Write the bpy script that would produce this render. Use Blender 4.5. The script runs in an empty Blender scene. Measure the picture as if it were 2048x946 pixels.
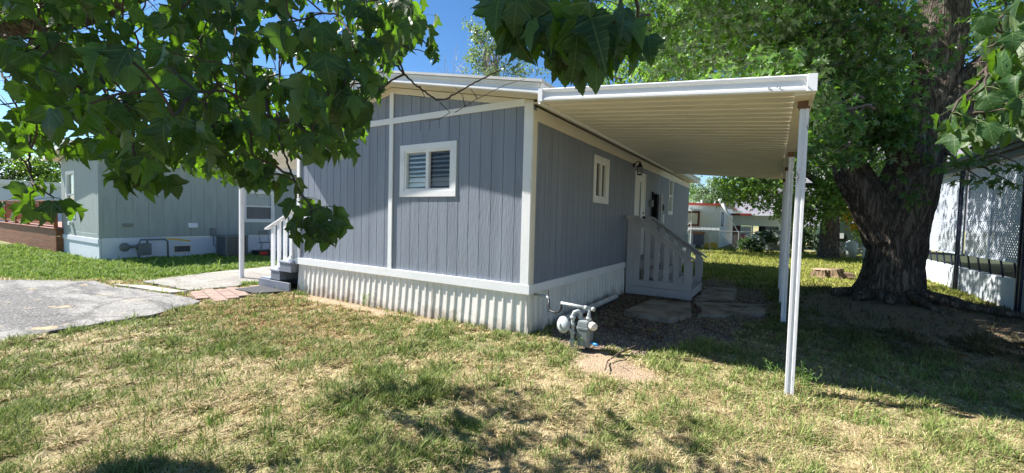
import bpy, math, random
import numpy as np
from mathutils import Vector, Matrix
random.seed(7); rng = np.random.default_rng(7)
scn = bpy.context.scene
# ------------------------------------------------------------------ camera
PW, PH = 2048, 946
PCX, PCY = PW/2, PH/2
_v1 = np.array([-335-PCX, 403-PCY]); _v2 = np.array([1547-PCX, 451-PCY])
FPX = math.sqrt(-(_v1@_v2))
_X = -np.array([*_v1, FPX]); _X /= np.linalg.norm(_X)
_Y = np.array([*_v2, FPX]); _Y /= np.linalg.norm(_Y)
R = np.stack([_X, _Y, np.cross(_X, _Y)])
CAM = np.array([0, 0, 1.6])
cd = bpy.data.cameras.new('camera'); cam = bpy.data.objects.new('camera', cd)
scn.collection.objects.link(cam)
r_, u_, b_ = R@[1, 0, 0], R@[0, -1, 0], R@[0, 0, -1]
cam.matrix_world = Matrix([[r_[i], u_[i], b_[i], CAM[i]] for i in range(3)] + [[0, 0, 0, 1]])
cd.sensor_width = 36; cd.lens = FPX/PW*36; cd.clip_start = .05; cd.clip_end = 9000
scn.camera = cam
# ------------------------------------------------------------------ sky, sun, exposure
SUN = np.array([1.56, .385, -1.67])
world = bpy.data.worlds.new('World'); scn.world = world; world.use_nodes = True
wn = world.node_tree; bg = wn.nodes['Background']
sky = wn.nodes.new('ShaderNodeTexSky'); sky.sky_type = 'NISHITA'; sky.sun_disc = False
sky.sun_elevation = math.radians(46.1); sky.sun_rotation = math.atan2(-SUN[0], -SUN[1])
sky.altitude = 1400; sky.air_density = 1.0; sky.dust_density = .3; sky.ozone_density = 2.2
hs = wn.nodes.new('ShaderNodeHueSaturation'); hs.inputs['Saturation'].default_value = 1.22
wn.links.new(sky.outputs[0], hs.inputs['Color']); wn.links.new(hs.outputs[0], bg.inputs[0]); bg.inputs[1].default_value = .072
sl = bpy.data.lights.new('sun', 'SUN'); so = bpy.data.objects.new('sun', sl); scn.collection.objects.link(so)
sl.energy = 5.0; sl.angle = math.radians(.53); sl.color = (1, .955, .88)
so.rotation_euler = Vector(SUN).to_track_quat('-Z', 'Y').to_euler(); so.location = (-20, -5, 25)
scn.view_settings.view_transform = 'Standard'; scn.view_settings.look = 'None'
scn.view_settings.gamma = 1; scn.view_settings.exposure = 1.38
scn.render.engine = 'CYCLES'
scn.cycles.max_bounces = 8; scn.cycles.transparent_max_bounces = 16
scn.cycles.diffuse_bounces = 4; scn.cycles.transmission_bounces = 6
COL = scn.collection

# ------------------------------------------------------------------ picture to place
def ray(px, py): return R@np.array([px-PCX, py-PCY, FPX])
def onZ(px, py, z=0): d = ray(px, py); return CAM+d*((z-1.6)/d[2])
def onY(px, py, y): d = ray(px, py); return CAM+d*(y/d[1])
def onX(px, py, x): d = ray(px, py); return CAM+d*(x/d[0])
def at(px, py, d): return CAM+ray(px, py)/FPX*d
def view(P):
    c = (np.asarray(P)-CAM)@R
    return PCX+FPX*c[:, 0]/np.maximum(c[:, 2], .01), PCY+FPX*c[:, 1]/np.maximum(c[:, 2], .01), c[:, 2]

# ------------------------------------------------------------------ noise
_G = np.random.default_rng(3).random((256, 256))
def vn(x, y):
    x = np.asarray(x, float); y = np.asarray(y, float)
    xi = np.floor(x).astype(int); yi = np.floor(y).astype(int); fx = x-xi; fy = y-yi
    fx = fx*fx*(3-2*fx); fy = fy*fy*(3-2*fy)
    g = lambda a, b: _G[a % 256, b % 256]
    return (g(xi, yi)*(1-fx)+g(xi+1, yi)*fx)*(1-fy)+(g(xi, yi+1)*(1-fx)+g(xi+1, yi+1)*fx)*fy
def fbm(x, y, o=4):
    s = 0; a = .5; t = 0
    for i in range(o): s = s+a*vn(x*2**i+17.3*i, y*2**i+5.1*i); t += a; a *= .5
    return s/t
def sm(a, b, x): t = np.clip((x-a)/(b-a), 0, 1); return t*t*(3-2*t)
def inpoly(x, y, poly):
    x = np.asarray(x); y = np.asarray(y); c = np.zeros(x.shape, bool); n = len(poly)
    for i in range(n):
        x0, y0 = poly[i][:2]; x1, y1 = poly[(i+1) % n][:2]
        if y0 == y1: continue
        c ^= ((y0 > y) != (y1 > y)) & (x < (x1-x0)*(y-y0)/(y1-y0)+x0)
    return c

# ------------------------------------------------------------------ materials
def mat(name, col, rough=.7, var=.12, scale=3.0, bump=0.0, bscale=40., stretch=(1, 1, 1), metal=0., spots=None, spec=.4, crack=None, mud=None):
    m = bpy.data.materials.new(name); m.use_nodes = True; nt = m.node_tree; N = nt.nodes; L = nt.links
    p = N['Principled BSDF']; p.inputs['Roughness'].default_value = rough; p.inputs['Metallic'].default_value = metal
    p.inputs['Specular IOR Level'].default_value = spec
    tc = N.new('ShaderNodeTexCoord'); mp = N.new('ShaderNodeMapping'); mp.inputs['Scale'].default_value = stretch
    L.new(tc.outputs['Object'], mp.inputs[0])
    n1 = N.new('ShaderNodeTexNoise'); n1.inputs['Scale'].default_value = scale; n1.inputs['Detail'].default_value = 6; n1.inputs['Roughness'].default_value = .65
    L.new(mp.outputs[0], n1.inputs['Vector'])
    r = N.new('ShaderNodeMapRange'); r.inputs[1].default_value = .3; r.inputs[2].default_value = .7
    r.inputs[3].default_value = 1-var; r.inputs[4].default_value = 1+var; L.new(n1.outputs[0], r.inputs[0])
    mx = N.new('ShaderNodeVectorMath'); mx.operation = 'SCALE'; mx.inputs[0].default_value = col[:3]
    L.new(r.outputs[0], mx.inputs['Scale']); out = mx.outputs[0]
    for (c2, sc, lo, hi, amt, st) in (spots or []):
        mp2 = N.new('ShaderNodeMapping'); mp2.inputs['Scale'].default_value = st; L.new(tc.outputs['Object'], mp2.inputs[0])
        n2 = N.new('ShaderNodeTexNoise'); n2.inputs['Scale'].default_value = sc; n2.inputs['Detail'].default_value = 5; n2.inputs['Roughness'].default_value = .7
        L.new(mp2.outputs[0], n2.inputs['Vector'])
        r2 = N.new('ShaderNodeMapRange'); r2.inputs[1].default_value = lo; r2.inputs[2].default_value = hi
        r2.inputs[4].default_value = amt; L.new(n2.outputs[0], r2.inputs[0])
        mm = N.new('ShaderNodeMix'); mm.data_type = 'RGBA'; L.new(r2.outputs[0], mm.inputs['Factor'])
        L.new(out, mm.inputs['A']); mm.inputs['B'].default_value = (*c2, 1); out = mm.outputs['Result']
    def blend(fac, col2):
        mm = N.new('ShaderNodeMix'); mm.data_type = 'RGBA'; L.new(fac, mm.inputs['Factor']); L.new(out, mm.inputs['A']); mm.inputs['B'].default_value = (*col2, 1); return mm.outputs['Result']
    if crack:      # (colour, cells per metre, half width)
        dn = N.new('ShaderNodeTexNoise'); dn.inputs['Scale'].default_value = 2.5; dn.inputs['Detail'].default_value = 4; L.new(tc.outputs['Object'], dn.inputs['Vector'])
        ad = N.new('ShaderNodeVectorMath'); ad.operation = 'MULTIPLY_ADD'; ad.inputs[1].default_value = (.7, .7, .7); L.new(dn.outputs['Color'], ad.inputs[0]); L.new(tc.outputs['Object'], ad.inputs[2])
        vo = N.new('ShaderNodeTexVoronoi'); vo.feature = 'DISTANCE_TO_EDGE'; vo.inputs['Scale'].default_value = crack[1]; L.new(ad.outputs[0], vo.inputs['Vector'])
        rc_ = N.new('ShaderNodeMapRange'); rc_.inputs[1].default_value = crack[2]*.4; rc_.inputs[2].default_value = crack[2]; rc_.inputs[3].default_value = .5; rc_.inputs[4].default_value = 0; L.new(vo.outputs['Distance'], rc_.inputs[0]); out = blend(rc_.outputs[0], crack[0])
    if mud:        # (colour, height) splashed dirt with a ragged upper edge
        sx = N.new('ShaderNodeSeparateXYZ'); L.new(tc.outputs['Object'], sx.inputs[0]); mn = N.new('ShaderNodeTexNoise'); mn.inputs['Scale'].default_value = 5; mn.inputs['Detail'].default_value = 7; mn.inputs['Roughness'].default_value = .75; L.new(tc.outputs['Object'], mn.inputs['Vector'])
        ma = N.new('ShaderNodeMath'); ma.operation = 'MULTIPLY_ADD'; ma.inputs[1].default_value = -mud[1]*3.2; L.new(mn.outputs[0], ma.inputs[0]); L.new(sx.outputs[2], ma.inputs[2])
        rm = N.new('ShaderNodeMapRange'); rm.inputs[1].default_value = -mud[1]*1.9; rm.inputs[2].default_value = -mud[1]*.9; rm.inputs[3].default_value = .8; rm.inputs[4].default_value = 0; L.new(ma.outputs[0], rm.inputs[0]); out = blend(rm.outputs[0], mud[0])
    L.new(out, p.inputs['Base Color'])
    if bump:
        n3 = N.new('ShaderNodeTexNoise'); n3.inputs['Scale'].default_value = bscale; n3.inputs['Detail'].default_value = 5
        L.new(mp.outputs[0], n3.inputs['Vector'])
        b = N.new('ShaderNodeBump'); b.inputs['Strength'].default_value = 1; b.inputs['Distance'].default_value = bump
        L.new(n3.outputs[0], b.inputs['Height']); L.new(b.outputs[0], p.inputs['Normal'])
    return m
def bark_mat(name, ridge, furrow, sc=9., zs=.2, depth=.05):
    m = bpy.data.materials.new(name); m.use_nodes = True; nt = m.node_tree; N = nt.nodes; L = nt.links
    p = N['Principled BSDF']; p.inputs['Roughness'].default_value = .95; p.inputs['Specular IOR Level'].default_value = .15
    tc = N.new('ShaderNodeTexCoord'); mp = N.new('ShaderNodeMapping'); mp.inputs['Scale'].default_value = (1, 1, zs); L.new(tc.outputs['Object'], mp.inputs[0])
    def nz(scale, det, src=mp, dist=0.):
        n = N.new('ShaderNodeTexNoise'); n.inputs['Scale'].default_value = scale; n.inputs['Detail'].default_value = det; n.inputs['Roughness'].default_value = .6; n.inputs['Distortion'].default_value = dist; L.new(src.outputs[0] if src is mp else tc.outputs['Object'], n.inputs['Vector']); return n.outputs[0]
    def mth(op, a, b_):
        n = N.new('ShaderNodeMath'); n.operation = op
        for i, v in enumerate((a, b_)):
            if isinstance(v, (int, float)): n.inputs[i].default_value = v
            else: L.new(v, n.inputs[i])
        return n.outputs[0]
    r = mth('ABSOLUTE', mth('SUBTRACT', nz(sc, 3, mp, .6), .5), 0); r2 = mth('ABSOLUTE', mth('SUBTRACT', nz(sc*2.3, 3, mp, .4), .5), 0)
    chip = nz(26, 4, None); h = mth('ADD', mth('MINIMUM', mth('MULTIPLY', r, 5.5), 1.0), mth('ADD', mth('MULTIPLY', mth('MINIMUM', mth('MULTIPLY', r2, 6), 1.0), .45), mth('MULTIPLY', chip, .5)))
    mr = N.new('ShaderNodeMapRange'); mr.inputs[1].default_value = .35; mr.inputs[2].default_value = 1.65; L.new(h, mr.inputs[0])
    mm = N.new('ShaderNodeMix'); mm.data_type = 'RGBA'; L.new(mr.outputs[0], mm.inputs['Factor']); mm.inputs['A'].default_value = (*furrow, 1); mm.inputs['B'].default_value = (*ridge, 1); L.new(mm.outputs['Result'], p.inputs['Base Color'])
    b = N.new('ShaderNodeBump'); b.inputs['Distance'].default_value = depth; L.new(h, b.inputs['Height']); L.new(b.outputs[0], p.inputs['Normal']); return m
def attr_mat(name, attr='col', rough=.85, trans=0., bump=0., bscale=60., var=.25, vscale=25., gain=1.):
    m = bpy.data.materials.new(name); m.use_nodes = True; nt = m.node_tree; N = nt.nodes; L = nt.links
    p = N['Principled BSDF']; p.inputs['Roughness'].default_value = rough; p.inputs['Specular IOR Level'].default_value = .25
    a = N.new('ShaderNodeAttribute'); a.attribute_name = attr; out = a.outputs['Color']
    if var:
        tc = N.new('ShaderNodeTexCoord'); n1 = N.new('ShaderNodeTexNoise'); n1.inputs['Scale'].default_value = vscale; n1.inputs['Detail'].default_value = 6; n1.inputs['Roughness'].default_value = .7
        L.new(tc.outputs['Object'], n1.inputs['Vector'])
        r = N.new('ShaderNodeMapRange'); r.inputs[1].default_value = .3; r.inputs[2].default_value = .7; r.inputs[3].default_value = 1-var; r.inputs[4].default_value = 1+var
        L.new(n1.outputs[0], r.inputs[0]); mx = N.new('ShaderNodeVectorMath'); mx.operation = 'SCALE'
        L.new(out, mx.inputs[0]); L.new(r.outputs[0], mx.inputs['Scale']); out = mx.outputs[0]
        if bump:
            b = N.new('ShaderNodeBump'); b.inputs['Distance'].default_value = bump; n3 = N.new('ShaderNodeTexNoise'); n3.inputs['Scale'].default_value = bscale; n3.inputs['Detail'].default_value = 6
            L.new(tc.outputs['Object'], n3.inputs['Vector']); L.new(n3.outputs[0], b.inputs['Height']); L.new(b.outputs[0], p.inputs['Normal'])
    L.new(out, p.inputs['Base Color'])
    if trans:
        t = N.new('ShaderNodeBsdfTranslucent'); L.new(out, t.inputs[0]); ms = N.new('ShaderNodeMixShader'); ms.inputs[0].default_value = trans
        L.new(p.outputs[0], ms.inputs[1]); L.new(t.outputs[0], ms.inputs[2]); L.new(ms.outputs[0], N['Material Output'].inputs[0])
    return m
def leaf_mat(name, top, under, through, rough=.45, trans=.45, veins=False, spec=.5):
    m = bpy.data.materials.new(name); m.use_nodes = True; nt = m.node_tree; N = nt.nodes; L = nt.links
    p = N['Principled BSDF']; p.inputs['Roughness'].default_value = rough; p.inputs['Specular IOR Level'].default_value = spec
    g = N.new('ShaderNodeNewGeometry'); a = N.new('ShaderNodeAttribute'); a.attribute_name = 'tint'
    mm = N.new('ShaderNodeMix'); mm.data_type = 'RGBA'; L.new(g.outputs['Backfacing'], mm.inputs['Factor'])
    mm.inputs['A'].default_value = (*top, 1); mm.inputs['B'].default_value = (*under, 1); out = mm.outputs['Result']
    r = N.new('ShaderNodeMapRange'); r.inputs[3].default_value = .62; r.inputs[4].default_value = 1.45; L.new(a.outputs['Fac'], r.inputs[0])
    mx = N.new('ShaderNodeVectorMath'); mx.operation = 'SCALE'; L.new(out, mx.inputs[0]); L.new(r.outputs[0], mx.inputs['Scale']); out = mx.outputs[0]
    tcol = N.new('ShaderNodeVectorMath'); tcol.operation = 'SCALE'; tcol.inputs[0].default_value = through; L.new(r.outputs[0], tcol.inputs['Scale'])
    tout = tcol.outputs[0]
    if veins:
        lc = N.new('ShaderNodeAttribute'); lc.attribute_name = 'lc'; sx = N.new('ShaderNodeSeparateXYZ'); L.new(lc.outputs['Vector'], sx.inputs[0])
        def mth(op, x, y=None):
            n = N.new('ShaderNodeMath'); n.operation = op
            for i, v in enumerate((x, y)):
                if v is None: continue
                if isinstance(v, (int, float)): n.inputs[i].default_value = v
                else: L.new(v, n.inputs[i])
            return n.outputs[0]
        ax = mth('ABSOLUTE', sx.outputs[0]); y = sx.outputs[1]
        d1 = ax
        d2 = mth('ABSOLUTE', mth('SUBTRACT', mth('MULTIPLY', ax, .67), mth('MULTIPLY', y, .74)))
        fr = mth('FRACT', mth('SUBTRACT', mth('MULTIPLY', y, 6.5), mth('MULTIPLY', ax, 5.0)))
        d3 = mth('MULTIPLY', mth('ABSOLUTE', mth('SUBTRACT', fr, .5)), .16)
        dm = mth('MINIMUM', mth('MINIMUM', d1, d2), mth('ADD', d3, .006))
        rr = N.new('ShaderNodeMapRange'); rr.inputs[1].default_value = .004; rr.inputs[2].default_value = .016; rr.inputs[3].default_value = .55; rr.inputs[4].default_value = 0
        L.new(dm, rr.inputs[0])
        mv = N.new('ShaderNodeMix'); mv.data_type = 'RGBA'; L.new(rr.outputs[0], mv.inputs['Factor']); L.new(out, mv.inputs['A']); mv.inputs['B'].default_value = (.2, .27, .09, 1); out = mv.outputs['Result']
        tcn = N.new('ShaderNodeTexCoord'); nz = N.new('ShaderNodeTexNoise'); nz.inputs['Scale'].default_value = 90; nz.inputs['Detail'].default_value = 3; L.new(tcn.outputs['Object'], nz.inputs['Vector'])
        b = N.new('ShaderNodeBump'); b.inputs['Distance'].default_value = .002; L.new(nz.outputs[0], b.inputs['Height']); L.new(b.outputs[0], p.inputs['Normal'])
    L.new(out, p.inputs['Base Color'])
    t = N.new('ShaderNodeBsdfTranslucent'); L.new(tout, t.inputs[0]); ms = N.new('ShaderNodeMixShader'); ms.inputs[0].default_value = trans
    L.new(p.outputs[0], ms.inputs[1]); L.new(t.outputs[0], ms.inputs[2]); L.new(ms.outputs[0], N['Material Output'].inputs[0])
    return m
def glass_mat(name, tint=(.75, .8, .8), ior=1.45):
    m = bpy.data.materials.new(name); m.use_nodes = True; nt = m.node_tree; N = nt.nodes; L = nt.links
    t = N.new('ShaderNodeBsdfTransparent'); t.inputs[0].default_value = (*tint, 1)
    g = N.new('ShaderNodeBsdfGlossy'); g.inputs['Roughness'].default_value = .02; g.inputs[0].default_value = (.9, .9, .9, 1)
    lw = N.new('ShaderNodeLayerWeight'); lw.inputs[0].default_value = .5; pw = N.new('ShaderNodeMath'); pw.operation = 'POWER'; pw.inputs[1].default_value = 5; L.new(lw.outputs['Facing'], pw.inputs[0])
    f = N.new('ShaderNodeMath'); f.operation = 'MULTIPLY_ADD'; r0 = ((ior-1)/(ior+1))**2; f.inputs[1].default_value = 1-r0; f.inputs[2].default_value = r0; L.new(pw.outputs[0], f.inputs[0]); ms = N.new('ShaderNodeMixShader')
    L.new(f.outputs[0], ms.inputs[0]); L.new(t.outputs[0], ms.inputs[1]); L.new(g.outputs[0], ms.inputs[2]); L.new(ms.outputs[0], N['Material Output'].inputs[0])
    return m
WH = mat('white_paint', (.80, .805, .815), .5, .05, 2, .0015, 60, spots=[((.42, .38, .32), 7, .6, .75, .5, (1, 1, .25))])
FASC = mat('white_metal', (.8, .8, .82), .38, .04, 2, spots=[((.45, .42, .38), 5, .62, .78, .45, (1, 1, 1))])
CREAM = mat('cream_paint', (.72, .66, .55), .55, .06, 2, .001, 50, spots=[((.4, .34, .26), 6, .6, .78, .5, (1, 1, 1))])
PAN = mat('carport_pan', (.80, .755, .67), .45, .07, 1.2, spots=[((.36, .31, .25), 2.2, .56, .72, .45, (.5, 3, 1))])
SIDING = mat('blue_grey_siding', (.208, .234, .29), .55, .12, 3, .0065, 26, (2.2, 2.2, .28), spots=[((.275, .31, .375), 1.6, .42, .66, .6, (2.4, 2.4, .06)), ((.31, .34, .395), 4, .56, .72, .6, (3, 3, .3)), ((.13, .145, .18), 9, .62, .75, .55, (4, 4, .25)), ((.27, .245, .22), 2.2, .62, .74, .35, (1, 1, .4))])
SKIRT = mat('skirt_metal', (.76, .73, .68), .42, .05, 2, .0012, 12, spots=[((.50, .44, .36), 5, .56, .76, .5, (1, 1, .25)), ((.28, .24, .18), 16, .62, .72, .5, (1, 1, .4))], mud=((.26, .175, .10), .27))
TAUPE = mat('taupe_paint', (.42, .41, .425), .6, .1, 4, .002, 50, (1, 1, .4), spots=[((.2, .18, .17), 6, .62, .78, .6, (1, 1, .4))])
STEP = mat('step_paint', (.19, .205, .25), .5, .14, 4, .003, 30, (.4, 2, 2), spots=[((.4, .41, .43), 5, .58, .72, .5, (1, 1, 1))])
STEPTOP = mat('step_top_paint', (.30, .33, .40), .45, .1, 4, .002, 30, spots=[((.16, .15, .15), 7, .6, .72, .6, (1, 1, 1))])
SHADEGREY = mat('shaded_meter_grey', (.13, .15, .16), .5, .12, 9)  # darker meter grey with shade painted in, for neighbour's meter and conditioner
GREYM = mat('meter_grey', (.18, .205, .21), .42, .1, 9, .001, 70, spots=[((.17, .1, .06), 11, .64, .76, .7, (1, 1, 1))])
RUST = mat('rust', (.16, .085, .055), .85, .3, 20, .002, 90)
SUNGREY = mat('sunlit_meter_grey', (.40, .43, .44), .4, .12, 9, .001, 70, spots=[((.2, .12, .07), 14, .64, .74, .6, (1, 1, 1))])  # lighter meter grey with sunlight painted in, for pipes and regulator
BLACK = mat('black_metal', (.015, .015, .017), .4, .2, 8)
DARK = mat('dark_interior', (.012, .012, .013), .9, .2, 4)
GLASS = glass_mat('window_glass', (.97, .985, .985)); SCREEN = glass_mat('screened_glass', (.74, .74, .76), 1.3)
BLIND = mat('blind_white', (.8, .8, .76), .6, .05, 3)
REFL = mat('reflection_grey', (.42, .47, .46), .8, .1, 3)  # pale tone standing in for reflections on the panes
ROOFM = mat('roof_sheet', (.5, .5, .5), .6, .12, 2)
NB = mat('sage_siding', (.30, .355, .35), .6, .1, 3, .004, 30, (2, 2, .3))
NBSK = mat('neighbour_skirt', (.63, .68, .76), .6, .05, 2, .001, 20, spots=[((.35, .33, .3), 4, .62, .8, .4, (1, 1, .4))])
NBWH = mat('neighbour_white', (.76, .77, .78), .5, .05, 2)
DECKW = mat('stained_deck', (.27, .085, .035), .6, .25, 5, .003, 30, (.3, 2, 2))
ASPH = mat('old_asphalt', (.215, .208, .197), .92, .3, 2.2, .03, 22, spots=[((.075, .074, .074), .75, .48, .54, .85, (.32, 1.5, 1)), ((.40, .385, .36), 30, .52, .62, .7, (1, 1, 1)), ((.06, .06, .06), 24, .56, .66, .75, (1, 1, 1)), ((.47, .36, .2), 1.7, .60, .66, .8, (1, 1, 1))], crack=((.06, .055, .05), .55, .03))
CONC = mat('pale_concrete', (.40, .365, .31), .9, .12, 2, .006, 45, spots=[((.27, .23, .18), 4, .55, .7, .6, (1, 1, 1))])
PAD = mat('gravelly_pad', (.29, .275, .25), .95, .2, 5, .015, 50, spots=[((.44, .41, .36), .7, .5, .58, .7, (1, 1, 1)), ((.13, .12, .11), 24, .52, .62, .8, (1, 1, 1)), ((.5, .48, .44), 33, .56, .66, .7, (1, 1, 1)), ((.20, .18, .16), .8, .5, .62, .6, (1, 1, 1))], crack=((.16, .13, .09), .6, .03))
SLAB = mat('concrete_slab', (.34, .295, .235), .95, .2, 3, .006, 40, spots=[((.16, .12, .085), 2.2, .46, .62, .85, (1, 1, 1)), ((.42, .38, .32), 30, .58, .7, .4, (1, 1, 1))])  # dull concrete with darker brown blotches
PAVER = mat('pink_paver', (.29, .205, .17), .9, .15, 3, .004, 50, spots=[((.46, .38, .27), 5, .58, .7, .6, (1, 1, 1))])
RUBBER = mat('rubber_mat', (.045, .047, .05), .85, .3, 40, .003, 120)
BARK = bark_mat('maple_bark', (.31, .26, .215), (.06, .05, .042))
BARK2 = mat('thin_bark', (.13, .10, .08), .9, .3, 8, .01, 30, (2, 2, .6))
TWIG = mat('twig_bark', (.07, .05, .04), .85, .3, 30)
WOODEND = mat('stump_wood', (.34, .255, .17), .9, .25, 12, .01, 30)
IRON = mat('dark_iron', (.02, .024, .05), .4, .2, 8)
LATT = mat('lattice_vinyl', (.55, .6, .68), .5, .05, 2)
RETW = mat('painted_wall', (.55, .585, .63), .7, .1, 1.5, .006, 14, spots=[((.33, .31, .28), 3, .6, .75, .5, (1, 1, .3))])
FARW = mat('far_trailer_white', (.70, .745, .76), .5, .05, 2)
REDR = mat('red_trim', (.23, .035, .025), .5, .15, 4)
BROWNF = mat('brown_frame', (.12, .04, .035), .5, .1, 4)
DGREEN = mat('dark_green', (.03, .055, .045), .6, .2, 3)
YEL = mat('yellow_plastic', (.65, .42, .02), .45, .1, 3)
REDP = mat('red_plastic', (.45, .02, .02), .45, .1, 3)
GALV = mat('galvanised', (.42, .43, .45), .4, .1, 5, metal=.6)
METERB = mat('meter_bank_paint', (.33, .37, .34), .5, .1, 5)
PIPEW = mat('white_pipe', (.62, .6, .57), .45, .1, 6, spots=[((.25, .2, .15), 4, .5, .7, .7, (1, 1, 1))])
BLUE = mat('blue_tape', (.03, .25, .65), .5, .1, 5)
ALPOST = mat('aluminium_post', (.72, .72, .75), .33, .05, 3, spots=[((.16, .07, .05), 13, .63, .70, .85, (1.5, 1.5, .35))])
NUM = mat('number_paint', (.02, .03, .08), .5, .1, 5)
STICK = mat('dead_stick', (.10, .075, .055), .9, .3, 20)
DEADW = mat('grey_dead_wood', (.28, .26, .24), .9, .25, 8)
ROCK = mat('hill_rock', (.165, .155, .18), .95, .2, .004, 6, .02, spots=[((.13, .135, .15), .012, .5, .62, .7, (1, 1, 1)), ((.33, .29, .27), .006, .55, .7, .6, (1, 1, 1))])
LEAF_NEAR = leaf_mat('near_maple_leaf', (.022, .055, .019), (.068, .098, .046), (.17, .37, .012), .45, .29, True, .3)
LEAF_BIG = leaf_mat('silver_maple_leaf', (.055, .125, .03), (.14, .19, .11), (.165, .35, .02), .4, .42)
LEAF_BR = leaf_mat('bright_leaf', (.085, .17, .035), (.14, .2, .09), (.26, .45, .03), .45, .42)
LEAF_PALE = leaf_mat('pale_leaf', (.13, .18, .09), (.2, .25, .16), (.22, .34, .07), .4, .35)
LEAF_DK = leaf_mat('dark_leaf', (.035, .07, .03), (.06, .1, .05), (.1, .2, .02), .5, .35)
FLOWER = leaf_mat('yellow_flower', (.75, .5, .02), (.7, .48, .02), (.7, .5, .02), .6, .4)

# ------------------------------------------------------------------ mesh helpers
class MB:
    def __init__(s): s.v = []; s.f = []
    def add(s, V, F):
        k = len(s.v); s.v += [tuple(map(float, p)) for p in V]; s.f += [tuple(i+k for i in f) for f in F]; return s
    def box(s, a, b):
        (x0, y0, z0), (x1, y1, z1) = np.minimum(a, b), np.maximum(a, b)
        return s.add([(x0, y0, z0), (x1, y0, z0), (x1, y1, z0), (x0, y1, z0), (x0, y0, z1), (x1, y0, z1), (x1, y1, z1), (x0, y1, z1)],
                     [(0, 3, 2, 1), (4, 5, 6, 7), (0, 1, 5, 4), (1, 2, 6, 5), (2, 3, 7, 6), (3, 0, 4, 7)])
    def hexa(s, bot, top):
        return s.add(list(bot)+list(top), [(0, 3, 2, 1), (4, 5, 6, 7), (0, 1, 5, 4), (1, 2, 6, 5), (2, 3, 7, 6), (3, 0, 4, 7)])
    def bar(s, p, q, w, h, up=(0, 0, 1)):
        p = np.array(p, float); q = np.array(q, float); t = q-p; t /= np.linalg.norm(t)
        up = np.array(up, float); sd = np.cross(t, up)
        if np.linalg.norm(sd) < 1e-4: sd = np.cross(t, [0, 1, 0])
        sd /= np.linalg.norm(sd); u = np.cross(sd, t); a, b = sd*w/2, u*h/2
        return s.hexa([p-a-b, p+a-b, q+a-b, q-a-b], [p-a+b, p+a+b, q+a+b, q-a+b])
    def tube(s, path, rad, n=8, cap=True, wob=None):
        P = np.array(path, float); m = len(P)
        rad = np.full(m, rad) if np.isscalar(rad) else np.array(rad, float)
        T = np.gradient(P, axis=0); T /= np.linalg.norm(T, axis=1)[:, None]+1e-9
        ref = np.array([0, 0, 1.]) if abs(T[0][2]) < .9 else np.array([1., 0, 0])
        u = np.cross(T[0], ref); u /= np.linalg.norm(u); V = []
        for i in range(m):
            u = u-T[i]*(u@T[i]); u /= np.linalg.norm(u); w = np.cross(T[i], u)
            for k in range(n):
                a = 2*math.pi*k/n; r = rad[i]*(wob(a, i) if wob else 1)
                V.append(P[i]+r*(math.cos(a)*u+math.sin(a)*w))
        F = [(i*n+k, i*n+(k+1) % n, (i+1)*n+(k+1) % n, (i+1)*n+k) for i in range(m-1) for k in range(n)]
        if cap: F += [tuple(range(n-1, -1, -1)), tuple((m-1)*n+k for k in range(n))]
        return s.add(V, F)
    def cyl(s, p, q, r, n=16): return s.tube([p, q], r, n)
    def extr(s, poly, d0, d1):      # poly: list of 3D points, swept from +d0 to +d1
        n = len(poly); P = np.array(poly, float); V = list(P+np.array(d0))+list(P+np.array(d1))
        return s.add(V, [tuple(range(n-1, -1, -1)), tuple(range(n, 2*n))]+[(i, (i+1) % n, n+(i+1) % n, n+i) for i in range(n)])
ORG = {}
def link(name, me, parent):
    o = bpy.data.objects.new(name, me); COL.objects.link(o)
    if parent is not None: o.parent = parent; ORG[o.name] = ORG[parent.name]
    else: ORG[o.name] = np.zeros(3)
    return o
def obj(name, mb, m, parent=None, smooth=False, bevel=0., label=None):
    V = np.array(mb.v); org = ORG[parent.name] if parent is not None else np.zeros(3)
    me = bpy.data.meshes.new(name); me.from_pydata((V-org).tolist(), [], mb.f); me.validate(); me.update()
    me.materials.append(m)
    if smooth: me.polygons.foreach_set('use_smooth', [True]*len(me.polygons))
    o = link(name, me, parent)
    if bevel:
        b = o.modifiers.new('bevel', 'BEVEL'); b.width = bevel; b.segments = 2; b.limit_method = 'ANGLE'; b.angle_limit = math.radians(40)
    if label: o['label'] = label
    return o
def thing(name, label, cat, loc=(0, 0, 0), group=None):
    o = bpy.data.objects.new(name, None); COL.objects.link(o); o.location = loc; o.empty_display_size = .2
    o['label'] = label; o['category'] = cat; ORG[o.name] = np.array(loc, float)
    if group: o['group'] = group
    return o
def tag(o, label, cat, group=None):
    o['label'] = label; o['category'] = cat
    if group: o['group'] = group
    return o
def kind(o, k): o['kind'] = k; return o
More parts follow.
